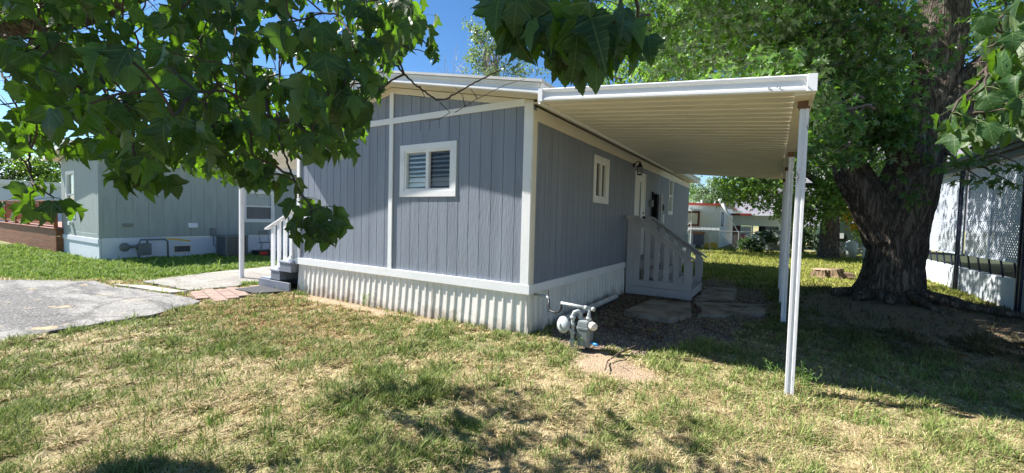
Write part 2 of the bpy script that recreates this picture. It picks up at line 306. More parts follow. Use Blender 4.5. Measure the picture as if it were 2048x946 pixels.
def fast_mesh(name, V, F, m, parent=None, tint=None, lc=None, col=None):
    """V (n,3), F (k,3|4) uniform polygons"""
    V = np.asarray(V, np.float32); F = np.asarray(F, np.int32); me = bpy.data.meshes.new(name)
    org = ORG[parent.name] if parent is not None else np.zeros(3)
    me.vertices.add(len(V)); me.vertices.foreach_set('co', (V-org).astype(np.float32).ravel())
    k, w = F.shape; me.loops.add(k*w); me.loops.foreach_set('vertex_index', F.ravel()); me.polygons.add(k)
    me.polygons.foreach_set('loop_start', np.arange(0, k*w, w, dtype=np.int32))
    me.update(calc_edges=True)
    if tint is not None: a = me.attributes.new('tint', 'FLOAT', 'POINT'); a.data.foreach_set('value', np.asarray(tint, np.float32))
    if lc is not None: a = me.attributes.new('lc', 'FLOAT_VECTOR', 'POINT'); a.data.foreach_set('vector', np.asarray(lc, np.float32).ravel())
    if col is not None:
        c = np.ones((len(V), 4), np.float32); c[:, :3] = col; a = me.attributes.new('col', 'FLOAT_COLOR', 'POINT'); a.data.foreach_set('color', c.ravel())
    me.materials.append(m); return link(name, me, parent)

# ------------------------------------------------------------------ leaves
def leaf_template(half, rib, fold, droop, wave, side=0.):
    h = np.array(half); n = len(h); ribs = np.array([(0, y) for y in rib]); V = list(ribs); F = []
    def nearest(y): return int(np.argmin(np.abs(ribs[:, 1]-y)))
    for sgn in (1, -1):
        k = len(V); V += [(sgn*x, y) for x, y in h]
        idx = [nearest(max(0, y*.9)) for x, y in h]
        for i in range(n-1):
            a, b = idx[i], idx[i+1]
            tris = [(k+i, k+i+1, a)]
            if b != a: tris.append((k+i+1, b, a))
            for t in tris: F.append(t if sgn > 0 else t[::-1])
    V = np.array(V); x, y = V[:, 0], V[:, 1]
    z = fold*np.abs(x)-droop*y*y+wave*np.sin(7*y+3)*np.abs(x)+side*x
    return np.stack([x, y, z], 1), np.array(F)
RED = [(.0, .0), (.07, -.05), (.16, -.05), (.24, -.01), (.31, .02), (.33, .08), (.39, .10), (.37, .17), (.42, .22), (.45, .30), (.53, .36), (.60, .50), (.53, .48), (.50, .53), (.44, .50), (.39, .53), (.33, .50), (.26, .51), (.29, .57), (.26, .62), (.27, .68), (.22, .71), (.21, .78), (.15, .81), (.13, .88), (.07, .92), (.0, 1.03)]
BROAD = [(.0, .0), (.08, -.06), (.2, -.06), (.30, .0), (.37, .04), (.38, .12), (.44, .16), (.42, .23), (.47, .28), (.45, .36), (.52, .45), (.44, .47), (.42, .53), (.35, .53), (.35, .60), (.29, .64), (.29, .71), (.23, .75), (.21, .82), (.14, .86), (.10, .93), (.0, 1.03)]
RIB = [0, .2, .4, .6, .8, 1.0]
NARROW = [(x*.86, y) for x, y in RED]; LONG = [(x*.74, y*1.04) for x, y in RED]
NEAR_T = [leaf_template(RED, RIB, .28, .25, .12), leaf_template(NARROW, RIB, .5, .12, .1), leaf_template(LONG, RIB, .75, .35, .2), leaf_template(BROAD, RIB, -.15, .3, .15, .15), leaf_template(NARROW, RIB, .12, .45, .1, -.2), leaf_template(LONG, RIB, 1.1, .3, .1), leaf_template(RED, RIB, .4, .6, .25, .1), leaf_template(LONG, RIB, .2, .1, .15)]
SILV = [(0, 0), (.16, .02), (.40, -.02), (.24, .18), (.62, .48), (.24, .44), (.14, .60), (.24, .74), (.09, .80), (0, 1.05)]
SILV_T = [leaf_template(SILV, [0, .45, .8, 1.0], .3, .25, .1), leaf_template(SILV, [0, .45, .8, 1.0], .7, .4, .1), leaf_template(SILV, [0, .45, .8, 1.0], -.1, .15, .1)]
OVAL = [(0, 0), (.28, .12), (.36, .38), (.22, .75), (0, 1.0)]
OVAL_T = [leaf_template(OVAL, [0, .5, 1.0], .3, .2, 0), leaf_template(OVAL, [0, .5, 1.0], .1, .4, 0)]
def unit(a): return a/(np.linalg.norm(a, axis=-1, keepdims=True)+1e-9)
def leaves(name, P, T, N, S, templates, m, parent, tint=None, lc=False):
    n = len(P); T = unit(T); N = unit(N-T*np.sum(N*T, 1, keepdims=True)); B = np.cross(T, N)
    w = rng.integers(0, len(templates), n); Vs = []; Fs = []; Ts = []; Ls = []; off = 0
    tint = rng.random(n) if tint is None else tint
    for k, (tv, tf) in enumerate(templates):
        i = np.where(w == k)[0]
        if not len(i): continue
        V = P[i, None]+S[i, None, None]*(tv[None, :, 0, None]*B[i, None]+tv[None, :, 1, None]*T[i, None]+tv[None, :, 2, None]*N[i, None])
        Vs.append(V.reshape(-1, 3)); Fs.append((tf[None]+(np.arange(len(i))*len(tv))[:, None, None]+off).reshape(-1, 3)); off += len(i)*len(tv)
        Ts.append(np.repeat(tint[i], len(tv))); Ls.append(np.tile(tv, (len(i), 1)))
    return fast_mesh(name, np.concatenate(Vs), np.concatenate(Fs), m, parent, np.concatenate(Ts), np.concatenate(Ls) if lc else None)
def sprays(C, rad, per, flat=.5):
    """leaf positions clustered round spray centres; returns P and outward directions"""
    C = np.asarray(C, float); n = len(C); d = rng.normal(size=(n, per, 3)); d[..., 2] *= flat
    d = d/(np.linalg.norm(d, axis=2, keepdims=True)+1e-9)*(rng.random((n, per, 1))**.5)
    rad = np.asarray(rad).reshape(-1, 1, 1) if not np.isscalar(rad) else rad
    P = (C[:, None]+d*rad).reshape(-1, 3); return P, d.reshape(-1, 3)
def crown(name, C, rad, per, size, templates, m, parent, flat=.5, droop=.6, up=1.):
    P, d = sprays(C, rad, per, flat); n = len(P)
    T = unit(d)*1.0+rng.normal(size=(n, 3))*.5; T[:, 2] -= droop
    N = rng.normal(size=(n, 3))*.55; N[:, 2] += up
    tint = np.clip(np.repeat(rng.random(len(C)), per)*.5+rng.random(n)*.5, 0, 1)
    return leaves(name, P, T, N, size*(.65+.7*rng.random(n)), templates, m, parent, tint)
def bez(p, q, sag=.0, n=6, wig=.0):
    p = np.array(p, float); q = np.array(q, float); t = np.linspace(0, 1, n)[:, None]; P = p*(1-t)+q*t
    P[:, 2] += sag*np.sin(np.pi*t[:, 0])*np.linalg.norm(q-p)
    if wig: P[1:-1] += rng.normal(size=(n-2, 3))*wig*np.linalg.norm(q-p)
    return P

# ------------------------------------------------------------------ ground zones
DRIVE = [(-8.6, 3.4), (-9.8, 3.38), (-11.45, 3.02), (-12.6, 2.98), (-13.4, 2.4), (-14.3, 1.7), (-17, -1), (-20, -8), (-7.2, -8), (-7.45, -1), (-7.69, 1.0), (-7.87, 1.67), (-8.02, 2.5), (-8.3, 3.05)]
KERB = [(-11.75, 3.08), (-11.15, 3.42), (-9.75, 3.66), (-9.82, 3.40)]
APRON = [(-11.9, 3.6), (-12.3, 4.8), (-12.55, 6.0), (-12.9, 7.8), (-13.3, 12), (-8.4, 12), (-8.4, 6.45), (-9.6, 6.4), (-9.62, 5.35), (-10.1, 4.9), (-9.75, 4.5), (-9.9, 3.75)]
PAVE = [(-9.8, 3.62), (-9.55, 4.86), (-8.55, 4.2), (-8.45, 3.62), (-8.95, 3.46)]
GRAVEL = [(-2.9, 5.25), (-1.9, 5.05), (-1.2, 5.35), (-.75, 6.0), (-.45, 7.0), (.0, 8.6), (.1, 10.2), (-.2, 12), (-1.0, 13.2), (-2.9, 13.2)]
def zone(x, y):
    hard = inpoly(x, y, DRIVE) | inpoly(x, y, KERB) | inpoly(x, y, APRON) | inpoly(x, y, PAVE)
    return hard
def wob(x, y, a=.12): return x+a*(fbm(x*3, y*3)-.5)*2, y+a*(fbm(x*3+50, y*3+9)-.5)*2
def gravelm(x, y): xx, yy = wob(x, y, .3); return inpoly(xx, yy, GRAVEL)
def barem(x, y):
    d = lambda cx, cy, rx, ry: np.exp(-(((x-cx)/rx)**2+((y-cy)/ry)**2))
    n = fbm(x*2.5, y*2.5)
    b = 1.5*d(-1.45, 4.5, .5, .3)+.8*d(-1.9, 4.9, .45, .2)+.7*d(-7.3, 4.85, 1.3, .25)+.75*d(-5.4, 4.85, 1.5, .16)+.55*d(-3.3, 4.4, .35, .25)
    t = np.exp(-(((x-2.3)/2.4)**2+((y-11.2)/2.6)**2))*.55          # worn soil under the big maple
    b2 = np.where(np.hypot(x-3.6, y-10.2) < 3.2, .55, 0)
    return np.clip((b+t+b2*.6)*(.55+.9*n), 0, 1)
def greenm(x, y):
    n = fbm(x*.75+3, y*.75+8, 3); n2 = fbm(x*3.1, y*3.1, 3)
    g = sm(.38, .65, n*.42+n2*.58)*.92+.05; g = g*(1-.45*sm(-1.6, -.2, x)*sm(3.0, 4.2, y)*(y < 8))
    g = g*(1-.75*sm(-3.6, -5.6, x)*sm(2.1, 3.4, y)*(y < 6)*(x > -9.5))
    left = (x < -9.3) & (y > 1.5)
    edge = np.where(left, sm(.15, .85, y-np.where(x < -12.6, 3.0+.75*(x+12.6), 3.0+.5*(x+12.6))), 0)
    g = np.where(left, np.clip(.12+.95*edge+.3*(n2-.5), 0, 1), g)
    far = sm(12, 15, y)*(x > -3)
    g = g*(1-far)+far*np.clip(.62+.5*(n-.5)+.4*(n2-.5), 0, 1)
    return np.clip(g, 0, 1)
SOIL = np.array([.34, .255, .175]); STRAW = np.array([.52, .415, .235]); GRASSG = np.array([.115, .185, .038]); DKSOIL_SHADE = np.array([.10, .078, .06]); GRAV = np.array([.22, .165, .125])
xs = np.unique(np.concatenate([[-3000, -1200, -500, -200, -110, -70, -50, -40], np.arange(-32, -10, .5), np.arange(-10, 5.5, .07), np.arange(5.5, 14, .6), [18, 26, 40, 60, 110, 200, 500, 1200, 3000]]))
ys = np.unique(np.concatenate([[-3000, -1200, -500, -200, -80, -40, -20, -10, -5, -2, -1], np.arange(0, 9, .07), np.arange(9, 34, .25), [36, 40, 46, 55, 70, 110, 200, 500, 1200, 3000]]))
GX, GY = np.meshgrid(xs, ys, indexing='ij')
def gz(x, y):
    near = sm(40, 25, np.abs(x))*sm(45, 30, np.abs(y))
    h = .05*(fbm(x*.8, y*.8)-.5)+.05*(fbm(x*4, y*4, 3)-.5)
    soft = 1.0-np.clip(inpoly(x, y, DRIVE)*1.+inpoly(x, y, APRON)+inpoly(x, y, PAVE)+inpoly(x, y, KERB), 0, 1)
    house = ((x > -8.9) & (x < -2.7) & (y > 4.9)) | ((x < -17.5))
    h = (h+.045*(fbm(x*7+4, y*7, 2)-.5))*near*soft-.03
    h = np.where(house, -.03, h)
    mound = .10*np.exp(-(((x-2.35)/1.5)**2+((y-12.2)/1.5)**2))
    return h+mound
GZ = gz(GX, GY)
g = greenm(GX, GY)[..., None]; b = barem(GX, GY)[..., None]; gr = gravelm(GX, GY)[..., None]
sp = fbm(GX*9, GY*9, 3)[..., None]
c = STRAW*.66*(1-g)+(GRASSG*.55+STRAW*.28)*g; c = c*(.5+1.0*sp)
clod = sm(.60, .72, fbm(GX*2.1+40, GY*2.1+7, 4))[..., None]*(GY < 9)[..., None]; c = c*(1-.75*clod)+.75*clod*np.array([.17, .115, .07])
c = c*(1-b)+b*(SOIL*1.15)
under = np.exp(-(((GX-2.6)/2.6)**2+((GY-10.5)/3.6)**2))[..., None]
c = c*(1-.6*np.clip(under*1.3, 0, 1))+.6*np.clip(under*1.3, 0, 1)*DKSOIL_SHADE*1.3  # dark soil, deepened to paint in shade of maple and carport
red = np.exp(-(((GX+2.1)/.9)**2+((GY-7.9)/2.2)**2))[..., None]
c = np.where(gr, (GRAV*(1-red*.8)+np.array([.13, .075, .055])*red*.8)*(.7+.6*sp), c)
nx, ny = GX.shape; I = np.arange(nx*ny).reshape(nx, ny)
F = np.stack([I[:-1, :-1], I[1:, :-1], I[1:, 1:], I[:-1, 1:]], -1).reshape(-1, 4)
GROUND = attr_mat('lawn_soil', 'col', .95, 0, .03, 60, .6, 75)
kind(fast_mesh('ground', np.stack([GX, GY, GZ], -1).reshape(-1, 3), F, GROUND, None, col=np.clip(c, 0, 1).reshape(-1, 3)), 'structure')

def sheet(name, poly, z, m, th=.05, jag=.05, step=.14, k='structure'):
    P = []; n = len(poly)
    for i in range(n):
        a = np.array(poly[i], float); q = np.array(poly[(i+1) % n], float); L_ = np.linalg.norm(q-a); s = max(1, int(L_/step))
        for j in range(s):
            p = a+(q-a)*j/s; P.append(p+(rng.normal(size=2)*jag*.5 if L_ < 6 else rng.normal(size=2)*jag*.5))
    P = [(x+jag*5*(fbm(x*1.3+9, y*1.3, 3)-.5), y+jag*5*(fbm(x*1.3, y*1.3+31, 3)-.5)) for x, y in P]
    mb = MB(); mb.extr([(x, y, 0) for x, y in P], (0, 0, z-th), (0, 0, z)); o = obj(name, mb, m); kind(o, k); return o
sheet('driveway', DRIVE, .004, ASPH, .1, .045)
sheet('concrete_apron', APRON, .008, PAD, .1, .03)
sheet('concrete_kerb', KERB, .016, CONC, .1, .02)
mb = MB()          # pavers laid in rows
u = np.array([-.97, .24]); v_ = np.array([.24, .97]); o0 = np.array([-8.3, 3.2])
for i in range(9):
    for j in range(9):
        cpt = o0+u*(.3*i+.15*(j % 2))+v_*.21*j
        if inpoly(np.array([cpt[0]]), np.array([cpt[1]]), PAVE)[0]:
            q = [cpt+u*a+v_*b_ for a, b_ in ((-.143, -.098), (.143, -.098), (.143, .098), (-.143, .098))]
            mb.hexa([(*p, -.06) for p in q], [(*p, .004+.006*random.random()) for p in q])
kind(obj('paver_path', mb, PAVER), 'structure')
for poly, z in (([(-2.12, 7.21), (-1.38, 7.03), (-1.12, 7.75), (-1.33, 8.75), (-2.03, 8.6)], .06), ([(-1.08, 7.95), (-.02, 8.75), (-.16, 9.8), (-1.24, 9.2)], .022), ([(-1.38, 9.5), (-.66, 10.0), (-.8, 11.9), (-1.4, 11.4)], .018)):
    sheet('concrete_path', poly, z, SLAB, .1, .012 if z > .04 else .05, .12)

# distant hills
def ridge(name, pts, d0, m, seed):
    az = np.radians(np.linspace(pts[0][0], pts[-1][0], 160)); el = np.interp(np.degrees(az), [p[0] for p in pts], [p[1] for p in pts])
    rows = 26; V = []
    for j in range(rows):
        t = j/(rows-1); d = d0*(.62+.38*t)
        hh = np.tan(np.radians(el))*d0*(t**1.3)
        rough = (fbm(np.degrees(az)*1.1+seed, t*7+seed, 5)-.5)*hh*.5*(1 if j < rows-1 else .25)
        V.append(np.stack([np.sin(az)*d, np.cos(az)*d, 1.6*t+hh+rough-2*(1-t)], 1))
    V = np.array(V); I = np.arange(V.shape[0]*V.shape[1]).reshape(V.shape[:2])
    F = np.stack([I[:-1, :-1], I[1:, :-1], I[1:, 1:], I[:-1, 1:]], -1).reshape(-1, 4)[:, ::-1]
    o = fast_mesh(name, V.reshape(-1, 3), F, m); o.data.polygons.foreach_set('use_smooth', [True]*len(o.data.polygons)); return kind(o, 'structure')
ridge('hill', [(-30, 1.0), (-14, 1.3), (-8, 2.0), (-4.5, 3.0), (-2.6, 4.3), (0, 5.6), (2.4, 6.6), (6, 8.2), (10, 9.3), (14.2, 11.0), (17.5, 11.6), (20, 12.2), (30, 10)], 1700, ROCK, 2)

# ------------------------------------------------------------------ wall builders
class Frame:
    """u along the wall, d outwards, z up"""
    def __init__(s, o, u, d): s.o = np.array(o, float); s.u = np.array(u, float); s.d = np.array(d, float)
    def __call__(s, u, d, z): return s.o+s.u*u+s.d*d+np.array([0, 0, z])
    def box(s, mb, u0, u1, d0, d1, z0, z1, zl=None, zr=None):
        za, zb = (z1 if zl is None else zl), (z1 if zr is None else zr)
        B = [s(u0, d1, z0), s(u1, d1, z0), s(u1, d0, z0), s(u0, d0, z0)]
        T = [s(u0, d1, za), s(u1, d1, zb), s(u1, d0, zb), s(u0, d0, za)]
        if np.dot(np.cross(s.u, -s.d), [0, 0, 1]) < 0: B = B[::-1]; T = T[::-1]
        mb.hexa(B, T); return mb
def plank_wall(fr, u0, u1, z0, top, openings, pitch=.203, gap=.0085, th=.014, smooth_zone=None, start=0.):
    mb = MB(); edges = set([u0, u1]); k = u0+start
    grooves = []
    while k < u1-.02:
        if k > u0+.02: grooves.append(k)
        k += pitch
    edges |= set(grooves)
    for o in openings: edges |= {o[0], o[1]}
    E = sorted(edges)
    for a, b in zip(E[:-1], E[1:]):
        if b-a < .004: continue
        m = (a+b)/2; segs = [(z0, None)]
        for (p, q, r, t) in openings:
            if p <= m <= q: segs = [(z0, r), (t, None)]
        for (za, zb) in segs:
            ga = gap/2 if any(abs(a-g_) < 1e-6 for g_ in grooves) else 0
            gb = gap/2 if any(abs(b-g_) < 1e-6 for g_ in grooves) else 0
            if smooth_zone and smooth_zone[0] <= m <= smooth_zone[1] and zb is None and za > z0:
                fr.box(mb, a, b, 0, th-.0005, za, smooth_zone[2]); za = smooth_zone[2]
            if zb is None: fr.box(mb, a+ga, b-gb, 0, th, za, 0, top(a+ga), top(b-gb))
            else: fr.box(mb, a+ga, b-gb, 0, th, za, zb)
    # recessed backing behind the grooves, cut round the openings
    E2 = sorted({u0, u1} | {o[0] for o in openings} | {o[1] for o in openings})
    nsub = []
    for a, b in zip(E2[:-1], E2[1:]):
        for i in range(6): nsub.append((a+(b-a)*i/6, a+(b-a)*(i+1)/6))
    for a, b in nsub:
        m = (a+b)/2; segs = [(z0, None)]
        for (p, q, r, t) in openings:
            if p <= m <= q: segs = [(z0, r), (t, None)]
        for za, zb in segs:
            if zb is None: fr.box(mb, a, b, -.06, .005, za, 0, top(a)-.003, top(b)-.003)
            else: fr.box(mb, a, b, -.06, .005, za, zb)
    return mb
def frame_ring(mb, fr, u0, u1, z0, z1, w, d0, d1, ws=None):
    ws = w if ws is None else ws
    fr.box(mb, u0, u1, d0, d1, z0, z0+w); fr.box(mb, u0, u1, d0, d1, z1-w, z1)
    fr.box(mb, u0, u0+ws, d0, d1-.0015, z0+w, z1-w); fr.box(mb, u1-ws, u1, d0, d1-.0015, z0+w, z1-w); return mb
def window(parent, fr, u0, u1, z0, z1, trim=.1, split='v', blinds=True, wm=None, screens=(1,), d=.034, slat_n=9, reflection_sheet=False):
    wm = wm or WH
    mb = frame_ring(MB(), fr, u0, u1, z0, z1, trim, 0, d); w = obj('window', mb, wm, parent, bevel=.003)
    a, b, c_, e = u0+trim, u1-trim, z0+trim, z1-trim
    mb = frame_ring(MB(), fr, a, b, c_, e, .035, -.05, .022)
    if split == 'v': m = (a+b)/2; fr.box(mb, m-.03, m+.03, -.045, .020, c_+.035, e-.035); panes = [(a+.035, m-.03, c_+.035, e-.035), (m+.03, b-.035, c_+.035, e-.035)]
    elif split == 'h': m = (c_+e)/2; fr.box(mb, a+.035, b-.035, -.045, .020, m-.03, m+.03); panes = [(a+.035, b-.035, c_+.035, m-.03), (a+.035, b-.035, m+.03, e-.035)]
    else: panes = [(a+.035, b-.035, c_+.035, e-.035)]
    obj('sash', mb, wm, w, bevel=.002)
    for i, (p, q, r, t) in enumerate(panes):
        mb = MB(); fr.box(mb, p, q, -.022-.012*i, -.018-.012*i, r, t); obj('pane', mb, SCREEN if i in screens else GLASS, w)
    if blinds:
        mb = MB(); n = slat_n; H = (e-c_)/n
        for i in range(n):
            z = c_+H*(i+.5); til = .011 if i > 2 or i == 0 else .03
            for (p, q, r, t) in panes[:2] if split == 'v' else panes[:1]:
                p_, q_ = p-.01, q+.01; s = rng.normal()*.004
                A = [fr(p_, -.046, z-til-.006+s), fr(q_, -.046, z-til-.006), fr(q_, -.08, z+til), fr(p_, -.08, z+til+s)]
                mb.hexa(A, [x+np.array([0, 0, .004]) for x in A])
        obj('blinds', mb, BLIND, w)
    if reflection_sheet:  # pale pleated sheet added behind the panes to imitate their reflections
        mb = MB(); n = 24
        for i in range(n): fr.box(mb, a+(b-a)*i/n, a+(b-a)*(i+1)/n, -.075-.012*(i % 2), -.065-.012*(i % 2), c_+.01, e-.01)
        obj('reflection_sheet', mb, REFL, w)
    mb = MB(); fr.box(mb, a, b, -.33, -.30, c_, e); fr.box(mb, a-.02, a, -.30, -.05, c_, e); fr.box(mb, b, b+.02, -.30, -.05, c_, e); fr.box(mb, a, b, -.30, -.05, c_-.02, c_); fr.box(mb, a, b, -.30, -.05, e, e+.02)
    obj('room_shade', mb, DARK, w); return w

# ------------------------------------------------------------------ the blue-grey mobile home
X0, X1, Y0, Y1 = -8.31, -2.861, 5.067, 17.6
RX = -5.585
def soff(x): return 3.77-.2*abs(x-RX)
home = thing('mobile_home', 'blue-grey mobile home with white trim and ribbed white skirting, nearest the camera', 'mobile home', (RX, 11, 0))
FRONT = Frame((X0, Y0, 0), (1, 0, 0), (0, -1, 0)); RIGHT = Frame((X1, Y0, 0), (0, 1, 0), (1, 0, 0))
LEFT = Frame((X0, Y0, 0), (0, 1, 0), (-1, 0, 0)); BACK = Frame((X0, Y1, 0), (1, 0, 0), (0, 1, 0))
wf = (-5.37-X0, -4.16-X0, 1.92, 2.775)
wall = plank_wall(FRONT, 0, X1-X0, .62, lambda u: soff(X0+u)-.02, [(wf[0]+.09, wf[1]-.09, wf[2]+.09, wf[3]-.09)], smooth_zone=(wf[0]+.2, wf[1]-.2, 2.99), start=.13)
obj('front_wall', wall, SIDING, home, bevel=0)
W1 = (7.39-Y0, 8.2-Y0, 1.94, 2.82); W2 = (13.9-Y0, 14.53-Y0, 1.86, 3.06); DOOR = (10.1-Y0, 11.05-Y0, .78, 2.82); HATCH = (11.8-Y0, 12.62-Y0, .95, 2.4)
wall = plank_wall(RIGHT, 0, Y1-Y0, .62, lambda u: 3.14, [(W1[0]+.09, W1[1]-.09, W1[2]+.09, W1[3]-.09), (W2[0]+.07, W2[1]-.07, W2[2]+.07, W2[3]-.07), (DOOR[0]+.05, DOOR[1]-.05, DOOR[2], DOOR[3]-.05), HATCH])
obj('side_wall', wall, SIDING, home)
obj('side_wall', plank_wall(LEFT, 0, Y1-Y0, .62, lambda u: 3.14, []), SIDING, home)
obj('back_wall', plank_wall(BACK, 0, X1-X0, .62, lambda u: soff(X0+u)-.02, []), SIDING, home)
window(home, FRONT, *wf[:2], wf[2], wf[3], .1)
window(home, RIGHT, *W1[:2], W1[2], W1[3], .1, screens=(0, 1), blinds=False)
window(home, RIGHT, *W2[:2], W2[2], W2[3], .08, split='h', screens=(1,), blinds=False, reflection_sheet=True)
# trim boards
def trim(fr, *a, bev=.003, m=WH, name='trim_board', **k): mb = MB(); fr.box(mb, *a, **k); return obj(name, mb, m, home, bevel=bev)
L_ = X1-X0
trim(FRONT, L_-.105, L_+.03, .016, .043, .69, 3.19); trim(RIGHT, -.027, .075, .016, .046, .69, 3.08, m=CREAM)
trim(FRONT, -.02, .075, .016, .043, .69, 3.19)
trim(FRONT, RX-X0-.045, RX-X0+.045, .016, .040, .69, 3.155); trim(FRONT, RX-X0-.045, RX-X0+.045, .016, .040, 3.252, 3.69)
trim(FRONT, .0, L_-.11, .0165, .038, 3.155, 3.252)
mb = MB()           # frieze under the sloping soffit
for xa, xb in ((X0-.02, RX), (RX, X1+.03)):
    fa, fb = soff(xa), soff(xb); FRONT.box(mb, xa-X0, xb-X0, .0167, .032, 0, 0) if False else None
    V = [FRONT(xa-X0, .032, fa-.10), FRONT(xb-X0, .032, fb-.10), FRONT(xb-X0, .006, fb-.10), FRONT(xa-X0, .006, fa-.10)]
    T = [FRONT(xa-X0, .032, fa-.004), FRONT(xb-X0, .032, fb-.004), FRONT(xb-X0, .006, fb-.004), FRONT(xa-X0, .006, fa-.004)]
    mb.hexa(V, T)
obj('frieze_board', mb, CREAM, home, bevel=.002)
trim(RIGHT, .08, Y1-Y0, .016, .036, 2.955, 3.14, m=CREAM, name='frieze_board')
trim(FRONT, -.05, L_+.05, .0, .05, .56, .69, name='belly_band'); trim(RIGHT, .0, DOOR[0]-.62, .0, .05, .565, .69, name='belly_band', m=WH)
trim(RIGHT, DOOR[1]+.05, Y1-Y0, .0, .05, .565, .69, name='belly_band'); trim(LEFT, .01, Y1-Y0, .0, .045, .565, .69, name='belly_band')
# skirting: ribbed sheet metal, bowed and dented
def skirt(fr, u0, u1, z0, z1, pitch=.15, bow=.05, lean=.03, seed=0, seams=()):
    us = []; u = u0; ds = []
    while u < u1:
        for du, dd in ((0, 0), (.085, 0), (.093, .019), (.117, .019), (.125, 0)):
            if u+du < u1: us.append(u+du); ds.append(dd)
        u += pitch
    us.append(u1); ds.append(0); us = np.array(us); ds = np.array(ds)*.95; zs = np.linspace(z0, z1, 9); V = []
    for j, z in enumerate(zs):
        t = (z-z0)/(z1-z0); w = bow*(1-t)**1.1*(vn(us*1.3+seed, us*0+seed)-.3)+.003*(vn(us*2.2+seed, np.full_like(us, z*4))-.5)+lean*(1-t)
        pn = np.floor(us/.76+seed*.37); w = w+.007*(np.abs(np.sin(pn*12.9898+seed)*43758.5) % 1-.5)+.012*(1-t)**2*(np.abs(np.sin(pn*78.233+seed)*9631.7) % 1)
        for a, d in zip(us, ds+w): V.append(fr(a, d, z))
    n = len(us); sgn = np.dot(np.cross(fr.u, -fr.d), [0, 0, 1]) > 0
    F = [(j*n+i, j*n+i+1, (j+1)*n+i+1, (j+1)*n+i) for j in range(8) for i in range(n-1)]
    if not sgn: F = [f[::-1] for f in F]
    return MB().add(V, F)
def skirt_obj(*a, **k):
    o = obj('skirting', skirt(*a, **k), SKIRT, home); s = o.modifiers.new('thick', 'SOLIDIFY'); s.thickness = .003; s.offset = -1; return o
skirt_obj(FRONT, .0, L_+.035, -.06, .565, lean=.035, seed=3, bow=.014); skirt_obj(RIGHT, -.03, Y1-Y0, -.06, .57, seed=9, bow=.02, lean=.012, pitch=.16)
skirt_obj(LEFT, 0, Y1-Y0, -.06, .57, seed=5); skirt_obj(BACK, 0, L_, -.06, .57, seed=6)
mb = MB(); RIGHT.box(mb, .548, .560, .045, .049, .22, .55); obj('rust_stain', mb, RUST, home)
# roof, fascia, soffits
ov, eo = .387, .31; yf, yb = Y0-ov, Y1+ov; xl, xr = X0-eo, X1+eo
mb = MB()
for xa, xb in ((xl-.06, RX), (RX, xr+.06)):
    za, zb = soff(xa)+.14, soff(xb)+.14
    mb.hexa([(xa, yf-.05, za), (xb, yf-.05, zb), (xb, yb+.05, zb), (xa, yb+.05, za)], [(xa, yf-.05, za+.035), (xb, yf-.05, zb+.035), (xb, yb+.05, zb+.035), (xa, yb+.05, za+.035)])
roof = obj('roof', mb, ROOFM, home)
def fascia_prof(h=.135): return [(0, 0), (-.012, 0), (-.02, .012), (-.02, .040), (-.008, .050), (-.008, .085), (-.022, .095), (-.030, h), (0, h)]
def sweep(prof, p0, p1, out):      # profile (out, z) carried straight from p0 to p1
    p0 = np.array(p0, float); p1 = np.array(p1, float); out = np.array(out, float)
    P = [p0+out*(-a)+np.array([0, 0, b]) for a, b in prof]; Q = [p1+out*(-a)+np.array([0, 0, b]) for a, b in prof]; n = len(P)
    f = [(i, (i+1) % n, n+(i+1) % n, n+i) for i in range(n)]
    return MB().add(P+Q, f+[tuple(range(n))[::-1], tuple(range(n, 2*n))])
for ya, s in ((yf, -1), (yb, 1)):
    mb = sweep(fascia_prof(), (xl, ya, soff(xl)), (RX, ya, soff(RX)), (0, s, 0)); q = sweep(fascia_prof(), (RX, ya, soff(RX)), (xr, ya, soff(xr)), (0, s, 0)); mb.add(q.v, q.f)
    obj('fascia', mb, FASC, roof)
for xa, s in ((xl, -1), (xr, 1)):
    obj('fascia', sweep(fascia_prof(), (xa, yf, soff(xa)), (xa, yb, soff(xa)), (s, 0, 0)), FASC, roof)
mb = MB()
for xa, xb in ((xl, RX), (RX, xr)):
    za, zb = soff(xa)+.004, soff(xb)+.004
    for ya, yb_ in ((yf, Y0-.03), (Y1+.03, yb)):
        mb.hexa([(xa, ya, za), (xb, ya, zb), (xb, yb_, zb), (xa, yb_, za)], [(xa, ya, za+.02), (xb, ya, zb+.02), (xb, yb_, zb+.02), (xa, yb_, za+.02)])
mb.box((X1+.03, Y0-.03, soff(xr)+.004), (xr, Y1+.03, soff(xr)+.022)); mb.box((xl, Y0-.03, soff(xl)+.004), (X0-.03, Y1+.03, soff(xl)+.022))
obj('soffit', mb, CREAM, roof)
# doors
mb = MB(); frame_ring(mb, RIGHT, DOOR[0], DOOR[1], DOOR[2]-.05, DOOR[3], .06, .0, .032); obj('door_frame', mb, WH, home, bevel=.003)
mb = MB(); RIGHT.box(mb, DOOR[0]+.062, DOOR[1]-.062, -.04, .012, DOOR[2]+.012, DOOR[3]-.062); dr = obj('door', mb, WH, home, bevel=.003)
mb = MB(); frame_ring(mb, RIGHT, DOOR[0]+.40, DOOR[0]+.58, 1.55, 2.62, .03, .0125, .022); obj('door_light_frame', mb, WH, dr)
mb = MB(); RIGHT.box(mb, DOOR[0]+.43, DOOR[0]+.55, .0125, .016, 1.58, 2.59); obj('pane', mb, SCREEN, dr)
mb = MB(); mb.cyl(RIGHT(DOOR[1]-.13, .012, 1.72), RIGHT(DOOR[1]-.13, .075, 1.72), .03); obj('handle', mb, BLACK, dr, True); mb = MB(); mb.cyl(RIGHT(DOOR[1]-.13, .012, 1.83), RIGHT(DOOR[1]-.13, .03, 1.83), .028); obj('deadbolt', mb, BLACK, dr, True)
